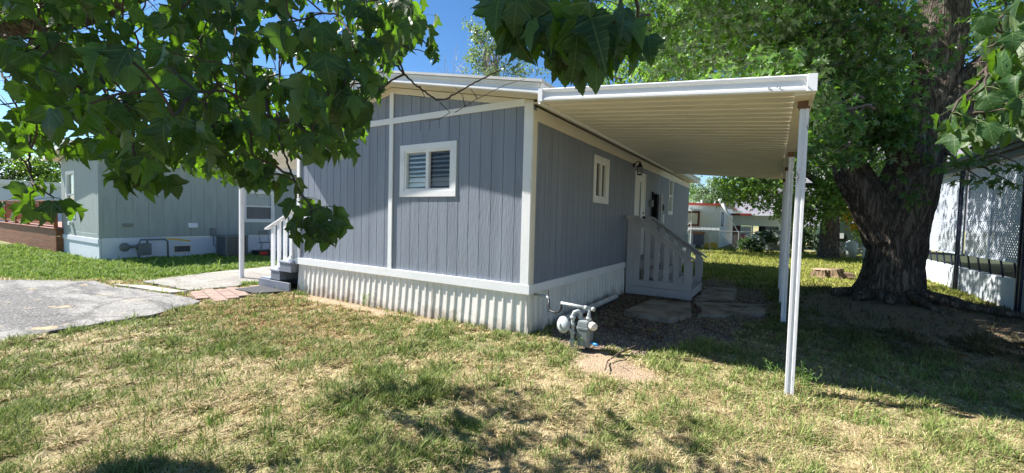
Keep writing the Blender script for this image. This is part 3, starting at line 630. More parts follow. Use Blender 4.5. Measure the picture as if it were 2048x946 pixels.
mb = MB(); RIGHT.box(mb, *HATCH[:2], -.06, -.05, HATCH[2], HATCH[3]); RIGHT.box(mb, HATCH[0]-.05, HATCH[0], .0, .05, HATCH[2], HATCH[3]+.03); obj('closet_opening', mb, DARK, home)
mb = MB(); hg = RIGHT(HATCH[1]+.02, .05, 0); ca, sa = math.cos(math.radians(14)), math.sin(math.radians(14)); wd = HATCH[1]-HATCH[0]-.06
A = [hg+np.array([0, 0, HATCH[2]]), hg+np.array([sa*wd, -ca*wd, HATCH[2]]), hg+np.array([sa*wd+.035, -ca*wd+.01, HATCH[2]]), hg+np.array([.035, 0, HATCH[2]])]
mb.hexa([a for a in A[::-1]], [a+np.array([0, 0, HATCH[3]-HATCH[2]]) for a in A[::-1]]); cl = obj('closet_door', mb, WH, home, bevel=.003, label='narrow white closet door standing ajar')
mb = MB(); p = hg+np.array([sa*wd+.04, -ca*wd+.06, 1.95]); mb.box(p-.02, p+np.array([.03, .03, .14])); obj('handle', mb, BLACK, cl)
mb = MB(); RIGHT.box(mb, 11.46-Y0, 11.66-Y0, .016, .10, 2.02, 2.2); obj('junction_box', mb, GREYM, home, bevel=.006)
mb = MB(); RIGHT.box(mb, 12.9-Y0, 13.06-Y0, .016, .09, 1.58, 1.85); obj('utility_box', mb, FARW, home, bevel=.006); mb = MB(); RIGHT.box(mb, 17.2-Y0, 17.5-Y0, .016, .12, .78, 1.18); obj('utility_box', mb, FARW, home, bevel=.006)
# wall lantern by the door
lx, ly, lz = X1+.17, 9.9, 2.9
mb = MB(); mb.cyl((X1+.016, ly, lz+.03), (X1+.04, ly, lz+.03), .055); mb.tube([(X1+.04, ly, lz+.03), (X1+.1, ly, lz+.10), (X1+.14, ly, lz+.10), (lx, ly, lz+.09)], .011, 8); lan = obj('wall_lantern', mb, BLACK, home, True)
mb = MB(); mb.tube([(lx, ly, lz+.1), (lx, ly, lz+.07), (lx, ly, lz+.02), (lx, ly, lz-.03)], [.008, .022, .045, .078], 6)
for k in range(6): a = k*math.pi/3; mb.cyl((lx+.063*math.cos(a), ly+.063*math.sin(a), lz-.03), (lx+.052*math.cos(a), ly+.052*math.sin(a), lz-.19), .006, 6)
mb.tube([(lx, ly, lz-.19), (lx, ly, lz-.215)], [.064, .045], 6); obj('lantern_cage', mb, BLACK, lan)
mb = MB(); mb.tube([(lx, ly, lz-.035), (lx, ly, lz-.185)], [.057, .046], 6); obj('lantern_glass', mb, GLASS, lan)
# house number and small notice by the left corner
def text_mesh(name, s, size, m, parent, pos, rotz=0, depth=.004):
    cu = bpy.data.curves.new('text', 'FONT'); cu.body = s; cu.size = size; cu.extrude = depth; t = bpy.data.objects.new('text', cu); COL.objects.link(t)
    me = bpy.data.meshes.new_from_object(t.evaluated_get(bpy.context.evaluated_depsgraph_get())); bpy.data.objects.remove(t)
    M = Matrix.Translation(Vector(pos))@Matrix.Rotation(rotz, 4, 'Z')@Matrix.Rotation(math.pi/2, 4, 'X'); me.transform(M); me.transform(Matrix.Translation(Vector(-ORG[parent.name])))
    me.materials.clear(); me.materials.append(m); return link(name, me, parent)
text_mesh('house_number', '01', .13, NUM, home, (-8.03, Y0-.0215, 1.82))
mb = MB(); FRONT.box(mb, X0*0+.2, .34, .017, .021, 1.5, 1.7); nt_ = obj('notice_plate', mb, WH, home)
mb = MB(); FRONT.box(mb, .225, .315, .0215, .023, 1.6, 1.68); obj('red_mark', mb, REDP, nt_)

# ------------------------------------------------------------------ carport on the right
cp = thing('carport', 'white metal carport roof with cream ribbed underside attached to the blue-grey home', 'carport', (-1.1, 9, 0))
CX0, CX1, CY0, CY1 = -2.52, .255, 4.63, 12.9
def cz(x): return 3.065+(2.815-3.065)*(x-CX0)/(CX1-CX0)
V = []; y = CY0+.02; prof = []
while y < CY1:
    for dy, dz in ((0, 0), (.165, 0), (.182, .035), (.205, .035), (.222, 0)):
        if y+dy < CY1: prof.append((y+dy, dz))
    y += .222
prof.append((CY1, 0)); n = len(prof)
for x in (CX0, CX1-.12): V += [(x, yy, cz(x)+dz) for yy, dz in prof]
V += [(a, b_, c2+.004) for a, b_, c2 in V]
F = []
for i in range(n-1): F += [(i, i+1, n+i+1, n+i), (2*n+i, 3*n+i, 3*n+i+1, 2*n+i+1)]
obj('roof_panel', MB().add(V, F), PAN, cp)
def gutter(h=.15): return [(0, 0), (-.028, 0), (-.038, .012), (-.038, .034), (-.020, .046), (-.020, .104), (-.036, .116), (-.040, h-.01), (-.034, h), (0, h)]
mb = sweep(gutter(), (CX0+.06, CY0, cz(CX0)-.02), (CX1-.055, CY0, cz(CX1-.055)-.02), (0, -1, 0)); obj('fascia', mb, FASC, cp)
mb = sweep([(0, -.001), (-.044, -.001), (-.044, .153), (0, .153)], (CX0, CY0, cz(CX0)-.02), (CX0+.06, CY0, cz(CX0+.06)-.02), (0, -1, 0)); obj('corner_cap', mb, FASC, cp, bevel=.002); mb = sweep([(0, -.001), (-.046, -.001), (-.046, .154), (0, .154)], (CX1-.055, CY0, cz(CX1-.05)-.02), (CX1+.02, CY0, cz(CX1+.02)-.02), (0, -1, 0)); obj('corner_cap', mb, FASC, cp, bevel=.002)
mb = MB(); mb.box((CX0-.035, CY0+.03, cz(CX0)-.03), (CX0-.002, CY1, cz(CX0)+.09)); obj('hanger_rail', mb, WH, cp)
mb = MB(); zb = cz(CX1); mb.box((CX1-.14, CY0+.002, zb-.035), (CX1-.02, CY1, zb-.005)); mb.box((CX1-.02, CY0+.002, zb-.035), (CX1+.012, CY1, zb+.13)); obj('side_beam', mb, CREAM, cp, bevel=.003)
mb = MB(); A = [(CX0, CY1, cz(CX0)-.03), (CX1-.02, CY1, cz(CX1)-.03)]; mb.hexa([A[0], A[1], (A[1][0], CY1+.03, A[1][2]), (A[0][0], CY1+.03, A[0][2])], [(p[0], p[1], p[2]+.13) for p in (A[0], A[1], (A[1][0], CY1+.03, A[1][2]), (A[0][0], CY1+.03, A[0][2]))]); obj('end_fascia', mb, PAN, cp)
for i, py in enumerate((4.87, 8.15, 10.2, 12.7)):
    mb = MB(); s = .037; x = .2
    P = [(-s, -s), (-s*.35, -s), (-s*.25, -s+.008), (s*.25, -s+.008), (s*.35, -s), (s, -s), (s, -s*.35), (s-.008, -s*.25), (s-.008, s*.25), (s, s*.35), (s, s), (-s, s), (-s, s*.35), (-s+.008, s*.25), (-s+.008, -s*.25), (-s, -s*.35)]
    mb.extr([(x+a, py+b_, 0) for a, b_ in P], (0, 0, -.05), (0, 0, zb-.11)); po = obj('post', mb, ALPOST, cp, bevel=.002)
    mb = MB(); mb.box((x-.043, py-.043, zb-.11), (x+.043, py+.043, zb-.09)); mb.box((x-.055, py-.03, zb-.09), (x+.03, py+.03, zb-.036)); obj('bracket', mb, RUST, po, bevel=.003)
for x, dz in ((-.1, .045), (-.03, .05), (.16, .05)): mb = MB(); mb.tube([(x, CY0-.03, zb+dz), (x+.01, CY0-.05, zb+dz+.012), (x+.03, CY0-.06, zb+dz-.015)], .005, 6); obj('bolt', mb, GREYM, cp)

# ------------------------------------------------------------------ steps
def tread_set(parent, xs_, zs_, y0, y1, dirx, mt, mr):
    for i, (xa, xb, zt) in enumerate(zip(xs_[:-1], xs_[1:], zs_)):
        mb = MB(); lo, hi = sorted((xa, xb)); mb.box((lo, y0, 0 if i == 0 else zs_[i-1]-.02), (hi-.0, y1, zt-.035)); obj('riser', mb, mr, parent, bevel=.003)
        mb = MB(); mb.box((lo-.02*(dirx > 0)-.0, y0-.015, zt-.035), (hi+.02*(dirx < 0), y1+.015, zt)); obj('tread', mb, mt, parent, bevel=.004)
st = thing('wooden_steps', 'taupe wooden steps with picket rails up to the white side door under the carport', 'steps', (-2.1, 10.2, 0))
tread_set(st, [-1.42, -1.75, -2.08, -2.42, -2.83], [.19, .38, .57, .755], 9.56, 10.94, -1, TAUPE, TAUPE)
def rail_z(x): return 1.71+(x+2.6)*(.80-1.71)/(1.24)
for yy, s in ((9.5, -1), (11.0, 1)):
    mb = MB(); mb.box((-2.80, yy-.02, .165), (-1.42, yy+.02, .315)); obj('bottom_board', mb, TAUPE, st, bevel=.003)
    mb = MB(); mb.box((-2.80, yy-.012, -.02), (-1.62, yy+.012, .158)); mb.box((-1.62, yy-.028, -.03), (-1.40, yy+.03, .162)); obj('base_board', mb, TAUPE, st, bevel=.003)
    xs_ = [(-2.80, -2.64), (-2.637, -2.50), (-2.40, -2.29), (-2.20, -2.09), (-1.99, -1.88), (-1.79, -1.68), (-1.57, -1.40)]
    for a, b_ in xs_:
        mb = MB(); o_ = .0015*random.random()
        zl = min(rail_z(a), 1.71)-.05; zr = min(rail_z(b_), 1.71)-.05
        mb.hexa([(a, yy-.0195-o_, .318), (b_, yy-.0195-o_, .318), (b_, yy+.019, .318), (a, yy+.019, .318)], [(a, yy-.0195-o_, zl), (b_, yy-.0195-o_, zr), (b_, yy+.019, zr), (a, yy+.019, zl)])
        obj('picket', mb, TAUPE, st, bevel=.002)
    mb = MB(); mb.bar((-2.62, yy+s*.03-.0, 1.655), (-1.46, yy+s*.03, rail_z(-1.46)-.06), .022, .11); obj('rail_board', mb, TAUPE, st, bevel=.002)
    mb = MB(); mb.bar((-2.63, yy, 1.735), (-1.32, yy, rail_z(-1.32)+.02), .13, .03); obj('handrail', mb, TAUPE, st, bevel=.003)
    mb = MB(); mb.box((-2.83, yy-.07, 1.66), (-2.62, yy+.07, 1.745)); obj('rail_cap', mb, TAUPE, st, bevel=.003)
ls = thing('wooden_steps', 'blue-grey wooden steps with white handrail at the left end of the mobile home', 'steps', (-8.9, 5.6, 0))
tread_set(ls, [-9.47, -9.12, -8.78, -8.37], [.2, .4, .6], 4.93, 6.3, 1, STEPTOP, STEP)
mb = MB(); mb.box((-9.53, 4.885, -.02), (-8.36, 4.925, .165)); obj('step_fascia', mb, STEP, ls, bevel=.004)
def lrail(x): return 1.19+(x+9.55)*(1.66-1.19)/1.2
for yy in (5.0, 6.25):
    for i, xx in enumerate((-9.16, -8.93, -8.70, -8.47)):
        mb = MB(); w = .045 if i else .055; mb.box((xx-w, yy-.02, (.2, .4, .45, .6)[i]), (xx+w, yy+.02, lrail(xx)-.02 if i < 3 else 1.68)); obj('picket', mb, WH, ls, bevel=.003)
    mb = MB(); mb.bar((-9.42, yy, lrail(-9.42)), (-8.4, yy, lrail(-8.4)), .10, .035); obj('handrail', mb, WH, ls, bevel=.004)
    mb = MB(); mb.bar((-9.11, yy-.03, .36), (-8.42, yy-.03, .70), .022, .075); obj('lower_rail', mb, WH, ls, bevel=.003)
mb = MB(); mb.box((-8.4, 5.02, .62), (-8.36, 5.6, 1.7)); obj('side_panel', mb, WH, ls, bevel=.003)
mb = MB(); P = [(-9.31, 4.31), (-8.57, 4.33), (-8.34, 4.8), (-9.36, 4.86)]; mb.hexa([(*p, .0) for p in P], [(*p, .024) for p in P]); tag(obj('door_mat', mb, RUBBER, bevel=.006), 'dark rubber mat lying at the foot of the left steps', 'mat')

# left awning with its single white post
aw = thing('awning', 'white awning on a slim post beside the left steps, roof half hidden by maple leaves', 'awning', (-9.7, 8, 0))
mb = MB(); mb.hexa([(-11.1, 5.1, 2.80), (-8.66, 5.1, 2.98), (-8.66, 12, 2.98), (-11.1, 12, 2.80)], [(-11.1, 5.1, 2.84), (-8.66, 5.1, 3.02), (-8.66, 12, 3.02), (-11.1, 12, 2.84)]); obj('roof_panel', mb, PAN, aw)
mb = sweep(gutter(.14), (-11.12, 5.1, 2.77), (-8.66, 5.1, 2.95), (0, -1, 0)); obj('fascia', mb, FASC, aw)
mb = MB(); mb.box((-11.15, 5.1, 2.74), (-11.11, 12, 2.9)); obj('side_beam', mb, WH, aw)
for py in (5.2, 11.6):
    mb = MB(); mb.box((-10.97, py-.035, -.03), (-10.86, py+.035, 2.78)); mb.box((-10.94, py-.041, 0), (-10.89, py+.041, 2.78)); obj('post', mb, ALPOST, aw, bevel=.003)

# ------------------------------------------------------------------ gas meter by the near corner
gm = thing('gas_meter', 'grey gas meter with round regulator by the near corner of the blue-grey home', 'gas meter', (-2.0, 4.92, 0))
mb = MB(); P = [(-.09, -.065), (-.065, -.09), (.065, -.09), (.09, -.065), (.09, .065), (.065, .09), (-.065, .09), (-.09, .065)]
cxm, cym = -1.958, 4.965
for z0, z1, s0, s1 in ((.03, .24, .86, 1.0), (.24, .275, 1.06, 1.06), (.275, .34, 1.0, .92), (.34, .365, .92, .6)):
    k = len(mb.v); mb.add([(cxm+a*s0, cym+b_*s0, z0) for a, b_ in P]+[(cxm+a*s1, cym+b_*s1, z1) for a, b_ in P], [(i, (i+1) % 8, 8+(i+1) % 8, 8+i) for i in range(8)]+[tuple(range(7, -1, -1)), tuple(range(8, 16))])
obj('meter_body', mb, GREYM, gm, bevel=.008)
mb = MB(); dirr = unit(np.array([-.42, -.9, .1])); c0 = np.array([-2.215, 4.86, .275])
mb.tube([c0-dirr*.05, c0-dirr*.035, c0-dirr*.004, c0+dirr*.004, c0+dirr*.03, c0+dirr*.05], [.05, .092, .108, .108, .085, .04], 24); rg = obj('regulator', mb, SUNGREY, gm, True)
mb = MB(); sd = unit(np.cross(dirr, [0, 0, 1])); up_ = np.cross(sd, dirr)
for k in range(8): a = k*math.pi/4+.2; p = c0+.097*(math.cos(a)*sd+math.sin(a)*up_); mb.cyl(p, p+dirr*.012, .008, 6)
mb.cyl(c0+dirr*.05, c0+dirr*.075, .022, 10); obj('bolt', mb, SUNGREY, rg)
mb = MB(); px_ = -2.1
mb.tube([(px_, 4.9, -.05), (px_, 4.9, .40), (px_+.015, 4.905, .445), (px_+.06, 4.92, .465), (px_+.085, 4.94, .44), (px_+.085, 4.95, .34)], .024, 10)
for z in (.06, .17, .27, .36): mb.cyl((px_, 4.9, z), (px_, 4.9, z+.035), .035, 10)
mb.tube([(cxm+.05, 4.95, .35), (cxm+.05, 4.95, .50)], .021, 10); mb.cyl((cxm+.05, 4.95, .365), (cxm+.05, 4.95, .40), .034, 10); mb.cyl((px_+.085, 4.95, .36), (px_+.085, 4.95, .39), .034, 10)
mb.cyl((-2.28, 4.92, .535), (cxm+.10, 4.95, .505), .020, 10); mb.cyl((cxm-.01, 4.945, .511), (cxm+.03, 4.948, .508), .029, 10); mb.cyl((cxm+.085, 4.95, .506), (cxm+.125, 4.951, .503), .026, 10)
mb.tube([(px_, 4.88, .2), (-2.15, 4.87, .24), (-2.2, 4.88, .26)], .018, 8); obj('pipe', mb, SUNGREY, gm, True)
mb = MB(); mb.tube([(-2.86, 5.27, .53), (-2.66, 5.15, .545), (-2.56, 5.09, .555), (-2.53, 5.07, .52)], .016, 8); mb.cyl((-2.7, 5.175, .543), (-2.62, 5.127, .55), .024, 8); obj('wall_stub', mb, SUNGREY, gm, True)
mb = MB(); mb.tube([(-2.53, 5.07, .53), (-2.52, 5.05, .44), (-2.47, 5.01, .385), (-2.38, 4.97, .385), (-2.31, 4.94, .41), (-2.275, 4.92, .47), (-2.275, 4.92, .55)], .014, 8); obj('flex_hose', mb, BLACK, gm, True)
mb = MB(); e0 = np.array([cxm+.10, 4.93, .30]); dd = unit(np.array([.75, -.6, 0])); mb.tube([e0-dd*.02, e0, e0+dd*.055, e0+dd*.07], [.035, .052, .05, .038], 14); obj('index_cover', mb, CREAM, gm, True)
mb = MB(); mb.tube([(-1.86, 4.93, .09), (-1.79, 4.9, .085), (-1.76, 4.89, .085)], [.018, .018, .014], 8); obj('blue_tag', mb, BLUE, gm, True)
mb = MB(); mb.tube([(-2.72, 5.82, .055), (-2.70, 8.5, .055)], .05, 12, cap=False); mb.tube([(-2.72, 5.83, .055), (-2.70, 8.49, .055)], .044, 12, cap=False)
dp = obj('drain_pipe', mb, PIPEW, None, True); tag(dp, 'white drain pipe lying along the foot of the ribbed skirting', 'pipe')

# ------------------------------------------------------------------ left neighbour
nx0, nx1, ny0, ny1 = -21.65, -17.656, 4.33, 24.
nb = thing('mobile_home', 'sage green mobile home with pale skirting beyond the driveway on the left', 'mobile home', (-19.6, 12, 0))
NF = Frame((nx0, ny0, 0), (1, 0, 0), (0, -1, 0)); NR = Frame((nx1, ny0, 0), (0, 1, 0), (1, 0, 0)); nw = nx1-nx0
nsoff = lambda x: 3.62-.16*abs(x-(nx0+nx1)/2)
w_a = (.62, 1.62, 1.24, 2.85); w_b = (8.45-ny0, 9.68-ny0, 1.2, 2.48)
obj('front_wall', plank_wall(NF, 0, nw, .8, lambda u: nsoff(nx0+u)-.02, [(w_a[0]+.06, w_a[1]-.06, w_a[2]+.06, w_a[3]-.06)], pitch=.2, gap=.012), NB, nb)
obj('side_wall', plank_wall(NR, 0, ny1-ny0, .68, lambda u: 3.22, [(w_b[0]+.06, w_b[1]-.06, w_b[2]+.06, w_b[3]-.06)], pitch=.4, gap=.012), NB, nb)
mb = MB(); mb.box((nx0, ny1-.1, .66), (nx1-.001, ny1, 3.2)); mb.box((nx0, ny0+.02, .66), (nx0+.08, ny1-.1, 3.2)); obj('back_wall', mb, NB, nb)
window(nb, NF, w_a[0], w_a[1], w_a[2], w_a[3], .08, split='h', wm=NBWH, blinds=False, screens=(0,), reflection_sheet=True)
window(nb, NR, w_b[0], w_b[1], w_b[2], w_b[3], .1, split='h', wm=NBWH, blinds=False, screens=(0,), reflection_sheet=True)
mb = MB(); NF.box(mb, -.02, nw+.012, -.02, .022, .66, .80); obj('belly_board', mb, NB, nb, bevel=.004)
mb = MB(); NF.box(mb, -.02, nw+.03, -.02, .05, .50, .655); NF.box(mb, -.02, nw+.03, -.02, .025, -.1, .50); obj('skirting', mb, NBSK, nb, bevel=.006)
mb = MB(); NR.box(mb, .03, ny1-ny0, -.02, .012, -.25, .675); NR.box(mb, .03, ny1-ny0, -.02, .022, .55, .672); obj('skirting', mb, NBSK, nb)
mb = MB(); NF.box(mb, nw-.09, nw+.02, .016, .03, .8, 3.25); NR.box(mb, -.03, .07, .017, .03, .68, 3.2); obj('corner_trim', mb, NB, nb)
mb = MB(); mx_ = (nx0+nx1)/2
for xa, xb in ((nx0-.35, mx_), (mx_, nx1+.35)):
    za, zb_ = nsoff(xa), nsoff(xb)
    mb.hexa([(xa, ny0-.35, za+.16), (xb, ny0-.35, zb_+.16), (xb, ny1+.35, zb_+.16), (xa, ny1+.35, za+.16)], [(xa, ny0-.35, za+.2), (xb, ny0-.35, zb_+.2), (xb, ny1+.35, zb_+.2), (xa, ny1+.35, za+.2)])
nroof = obj('roof', mb, mat('grey_shingle', (.3, .3, .3), .9, .25, 6), nb)
for xa, s in ((nx0-.35, -1), (nx1+.35, 1)): obj('fascia', sweep([(0, -.02), (-.02, -.02), (-.03, .18), (0, .18)], (xa, ny0-.35, nsoff(xa)), (xa, ny1+.35, nsoff(xa)), (s, 0, 0)), NBWH, nroof)
mb = sweep([(0, 0), (-.02, 0), (-.02, .16), (0, .16)], (nx0-.35, ny0-.35, nsoff(nx0-.35)), (mx_, ny0-.35, nsoff(mx_)), (0, -1, 0)); q = sweep([(0, 0), (-.02, 0), (-.02, .16), (0, .16)], (mx_, ny0-.35, nsoff(mx_)), (nx1+.35, ny0-.35, nsoff(nx1+.35)), (0, -1, 0)); mb.add(q.v, q.f); obj('fascia', mb, NBWH, nroof)
mb = MB(); mb.box((nx1+.03, ny0, nsoff(nx1+.35)), (nx1+.34, ny1, nsoff(nx1+.35)+.02)); mb.box((nx0-.34, ny0, nsoff(nx1+.35)), (nx0-.01, ny1, nsoff(nx1+.35)+.02))
for xa, xb in ((nx0-.34, mx_), (mx_, nx1+.34)): mb.hexa([(xa, ny0-.34, nsoff(xa)), (xb, ny0-.34, nsoff(xb)), (xb, ny0-.03, nsoff(xb)), (xa, ny0-.03, nsoff(xa))], [(xa, ny0-.34, nsoff(xa)+.02), (xb, ny0-.34, nsoff(xb)+.02), (xb, ny0-.03, nsoff(xb)+.02), (xa, ny0-.03, nsoff(xa)+.02)])
obj('soffit', mb, NBWH, nroof)
mb = MB(); NR.box(mb, 4.86-ny0, 5.12-ny0, .017, .08, 1.04, 1.13); obj('porch_light', mb, GREYM, nb, bevel=.02)
mb = MB(); A = 6.62-ny0; mb.hexa([NR(A, .017, 1.0), NR(A, .14, 1.0), NR(A+.28, .14, 1.0), NR(A+.28, .017, 1.0)], [NR(A, .017, 1.16), NR(A, .09, 1.16), NR(A+.28, .09, 1.16), NR(A+.28, .017, 1.16)]); obj('dryer_hood', mb, NBWH, nb, bevel=.004)
mb = MB(); frame_ring(mb, NR, 6.2-ny0, 6.72-ny0, .12, .38, .03, .013, .03)
vt = obj('foundation_vent', mb, CREAM, nb)
mb = MB(); NR.box(mb, 6.23-ny0, 6.69-ny0, .0125, .0165, .15, .35); obj('vent_dark', mb, DARK, vt)
mb = MB()
for i in range(10): NR.box(mb, 6.24-ny0+i*.045, 6.255-ny0+i*.045, .0168, .026, .152, .348)
for i in range(4): NR.box(mb, 6.232-ny0, 6.688-ny0, .0262, .028, .18+i*.045, .188+i*.045)
obj('vent_grille', mb, GREYM, vt)
mb = MB(); NR.box(mb, 7.33-ny0, 7.5-ny0, .017, .1, .68, .98); mb.tube([NR(7.42-ny0, .05, .7), NR(7.42-ny0, .05, .35), NR(7.6-ny0, .15, .2), NR(8.0-ny0, .4, .2)], .02, 8); obj('disconnect_box', mb, GREYM, nb, bevel=.004)
mb = MB(); NF.box(mb, 1.2, 1.36, .02, .12, 1.0, 1.12); obj('outlet_box', mb, NBWH, nb, bevel=.008)
# recessed entry wall of the neighbour, left of the gable
mb = MB(); mb.box((-30, 7.2, .66), (nx0-.001, 7.3, 3.3)); wl = obj('entry_wall', mb, NB, nb)
mb = MB(); mb.box((-23.3, 7.14, .95), (-22.3, 7.195, 2.95)); obj('entry_door', mb, CREAM, nb, bevel=.01)
EW = Frame((-30, 7.2, 0), (1, 0, 0), (0, -1, 0)); window(nb, EW, 4.6, 5.9, 1.7, 2.95, .08, split='h', wm=NBWH, blinds=False, screens=(0,), reflection_sheet=True)
# neighbour's gas meter
ng = thing('gas_meter', 'small grey gas meter against the pale skirting of the sage green home', 'gas meter', (-17.4, 5.1, 0))
mx0, my0 = -17.3, 5.3
mb = MB(); mb.box((mx0-.1, my0-.17, .12), (mx0+.1, my0+.17, .5)); mb.box((mx0-.105, my0-.13, .2), (mx0+.115, my0+.13, .34)); obj('meter_body', mb, SHADEGREY, ng, bevel=.03)
mb = MB(); mb.tube([(mx0+.03, my0-.50, .40), (mx0+.06, my0-.50, .40), (mx0+.1, my0-.50, .40)], [.12, .14, .1], 18); mb.cyl((mx0+.03, my0-.4, .40), (mx0+.03, my0-.12, .42), .05, 10); obj('regulator', mb, SHADEGREY, ng, True)
mb = MB(); mb.tube([(mx0, my0-.2, .3), (mx0, my0-.12, .5), (mx0, my0-.1, .62), (mx0, my0+.55, .62), (mx0, my0+.62, .55), (mx0, my0+.64, -.2)], .03, 8); mb.cyl((mx0, my0+.08, .48), (mx0, my0+.08, .62), .03, 8); mb.cyl((mx0, my0-.14, -.2), (mx0, my0-.14, .2), .03, 8); obj('pipe', mb, SHADEGREY, ng, True)
mb = MB(); mb.bar((mx0, my0+.6, .64), (mx0+.05, my0+1.25, .55), .03, .05); obj('yellow_valve', mb, YEL, ng)
# air conditioner
ac = thing('air_conditioner', 'grey air conditioner unit on the ground beside the sage green home', 'air conditioner', (-16.8, 7.7, 0))
a0, a1, b0, b1 = -17.15, -16.42, 7.3, 8.05
mb = MB(); mb.box((a0+.03, b0+.03, .0), (a1-.03, b1-.03, .68)); obj('case', mb, mat('ac_dark', (.09, .1, .11), .6), ac)
mb = MB()
for z in np.linspace(.06, .64, 13): mb.box((a1-.031, b0+.1, z), (a1-.008, b1-.1, z+.012))
for yy in np.linspace(b0+.12, b1-.12, 7): mb.box((a1-.03, yy-.012, .06), (a1-.002, yy+.012, .66))
for xx in np.linspace(a0+.1, a1-.1, 8): mb.box((xx-.012, b0+.002, .06), (xx+.012, b0+.03, .66))
obj('grille', mb, SHADEGREY, ac)
mb = MB()
for x in (a0, a1-.08):
    for y in (b0, b1-.08): mb.box((x, y, 0), (x+.08, y+.08, .68))
mb.box((a0-.01, b0-.01, .68), (a1+.01, b1+.01, .75)); obj('cover', mb, SHADEGREY, ac, bevel=.012)
mb = MB(); mb.box((a0-.08, b0-.08, -.06), (a1+.08, b1+.08, .0)); obj('base_pad', mb, DARK, ac)
# things on the neighbour's patio
mb = MB(); mb.box((-17.5, 8.3, -.05), (-14.2, 12.5, .0)); kind(obj('patio', mb, SLAB), 'structure')
ch = thing('folding_chair', 'thin grey folding chair standing against the pale skirting behind the left steps', 'chair', (-16.9, 8.9, 0))
mb = MB(); mb.box((-17.05, 8.72, .42), (-16.7, 9.08, .45)); obj('seat', mb, GREYM, ch, bevel=.005)
mb = MB(); mb.box((-17.08, 8.72, .72), (-17.05, 9.08, .88)); obj('backrest', mb, GREYM, ch, bevel=.005)
for y in (8.73, 9.07):
    mb = MB(); mb.tube([(-16.68, y, 0), (-16.9, y, .45), (-17.06, y, .88)], .013, 6); obj('leg', mb, GREYM, ch)
    mb = MB(); mb.tube([(-17.1, y+.012, 0), (-16.72, y+.012, .44)], .013, 6); obj('leg', mb, GREYM, ch)
tb = thing('tool_box', 'small black tool box with a red front beside the air conditioner', 'tool box', (-16.1, 8.3, 0))
mb = MB(); mb.box((-16.4, 8.15, 0), (-15.9, 8.75, .2)); obj('case', mb, BLACK, tb, bevel=.02)
mb = MB(); mb.box((-15.9, 8.2, .05), (-15.88, 8.45, .16)); obj('front', mb, REDP, tb)
gl = thing('barbecue_grill', 'black covered grill on thin legs seen between the left stair pickets', 'grill', (-15.6, 9.9, 0))
mb = MB(); mb.tube([(-15.6, 9.9, .75), (-15.6, 9.9, .85), (-15.6, 9.9, 1.1), (-15.6, 9.9, 1.2)], [.2, .38, .34, .12], 14); obj('lid', mb, mat('black_cover', (.012, .014, .03), .6), gl, True)
for a in range(3):
    mb = MB(); mb.cyl((-15.6+.28*math.cos(a*2.1), 9.9+.28*math.sin(a*2.1), 0), (-15.6+.15*math.cos(a*2.1), 9.9+.15*math.sin(a*2.1), .78), .015, 6); obj('leg', mb, BLACK, gl)
# deck
dk = thing('wooden_deck', 'red-brown stained wooden deck with picket railing left of the sage green home', 'deck', (-25, 5, 0))
mb = MB()
for i in range(4): mb.box((-31, 4.12, -.12+i*.235), (-21.45, 4.16, .105+i*.235))
for i in range(4): mb.box((-21.45, 4.121, -.12+i*.235), (-21.41, 7.1, .105+i*.235))
obj('skirt_boards', mb, mat('deck_skirt', (.20, .075, .035), .65, .3, 5, .003, 30, (.3, 2, 2)), dk, bevel=.006)
mb = MB()
for i in range(20): mb.box((-31, 4.06+i*.155, .83), (-21.4, 4.2+i*.155, .865))
obj('deck_boards', mb, DECKW, dk, bevel=.004)
mb = MB()
for x in (-21.6, -23.6, -25.6, -27.6, -29.6): mb.box((x-.05, 4.1, .866), (x+.05, 4.2, 1.8))
mb.box((-31, 4.06, 1.8), (-21.5, 4.24, 1.84)); mb.box((-31, 4.13, 1.69), (-21.6, 4.17, 1.79)); mb.box((-31, 4.13, .95), (-21.6, 4.17, 1.04)); obj('railing', mb, DECKW, dk, bevel=.004)
for i in range(48):
    x = -21.8-i*.19
    if abs((x+21.6) % 2.0) < .08: continue
    mb = MB(); mb.box((x-.02, 4.131, 1.041), (x+.02, 4.169, 1.689)); obj('baluster', mb, DECKW, dk)
fl = thing('mobile_home', 'far white mobile home behind the wooden deck at the left edge', 'mobile home', (-52, 8, 0))
mb = MB(); mb.box((-60, 4.5, 0), (-45, 12, 3.1)); obj('wall', mb, NBSK, fl); mb = MB(); mb.box((-60.3, 4.2, 3.1), (-44.7, 12.3, 3.4)); obj('roof', mb, NBWH, fl)

# ------------------------------------------------------------------ right: retaining wall, lattice screen
rw = MB(); rw.box((4.25, 6, -.1), (4.45, 26.5, .60)); tag(obj('retaining_wall', rw, RETW, bevel=.012), 'low white painted retaining wall below the lattice screen on the right', 'wall')
mb = MB(); mb.box((4.45, 6, .1), (30, 26.5, .57)); kind(obj('terrace', mb, mat('terrace_turf_shade', (.028, .038, .016), .95, .4, 6, .02, 40)), 'structure')  # turf colour darkened to paint in the tree's shade
pc = thing('patio_cover', 'dark framed patio cover with white lattice screens on the raised terrace at right', 'patio cover', (4.3, 12, 0))
mb = MB(); mb.box((4.12, 6, 3.16), (4.24, 19, 3.28)); mb.box((4.02, 6, 3.285), (4.30, 19, 3.36)); mb.box((3.95, 6, 3.365), (4.35, 19, 3.45)); obj('roof_beam', mb, mat('dark_gutter', (.055, .075, .07), .5, .3, 3), pc, bevel=.008)
mb = MB(); mb.box((4.35, 6.02, 3.30), (8.0, 18.98, 3.36)); obj('roof_panel', mb, ROOFM, pc)
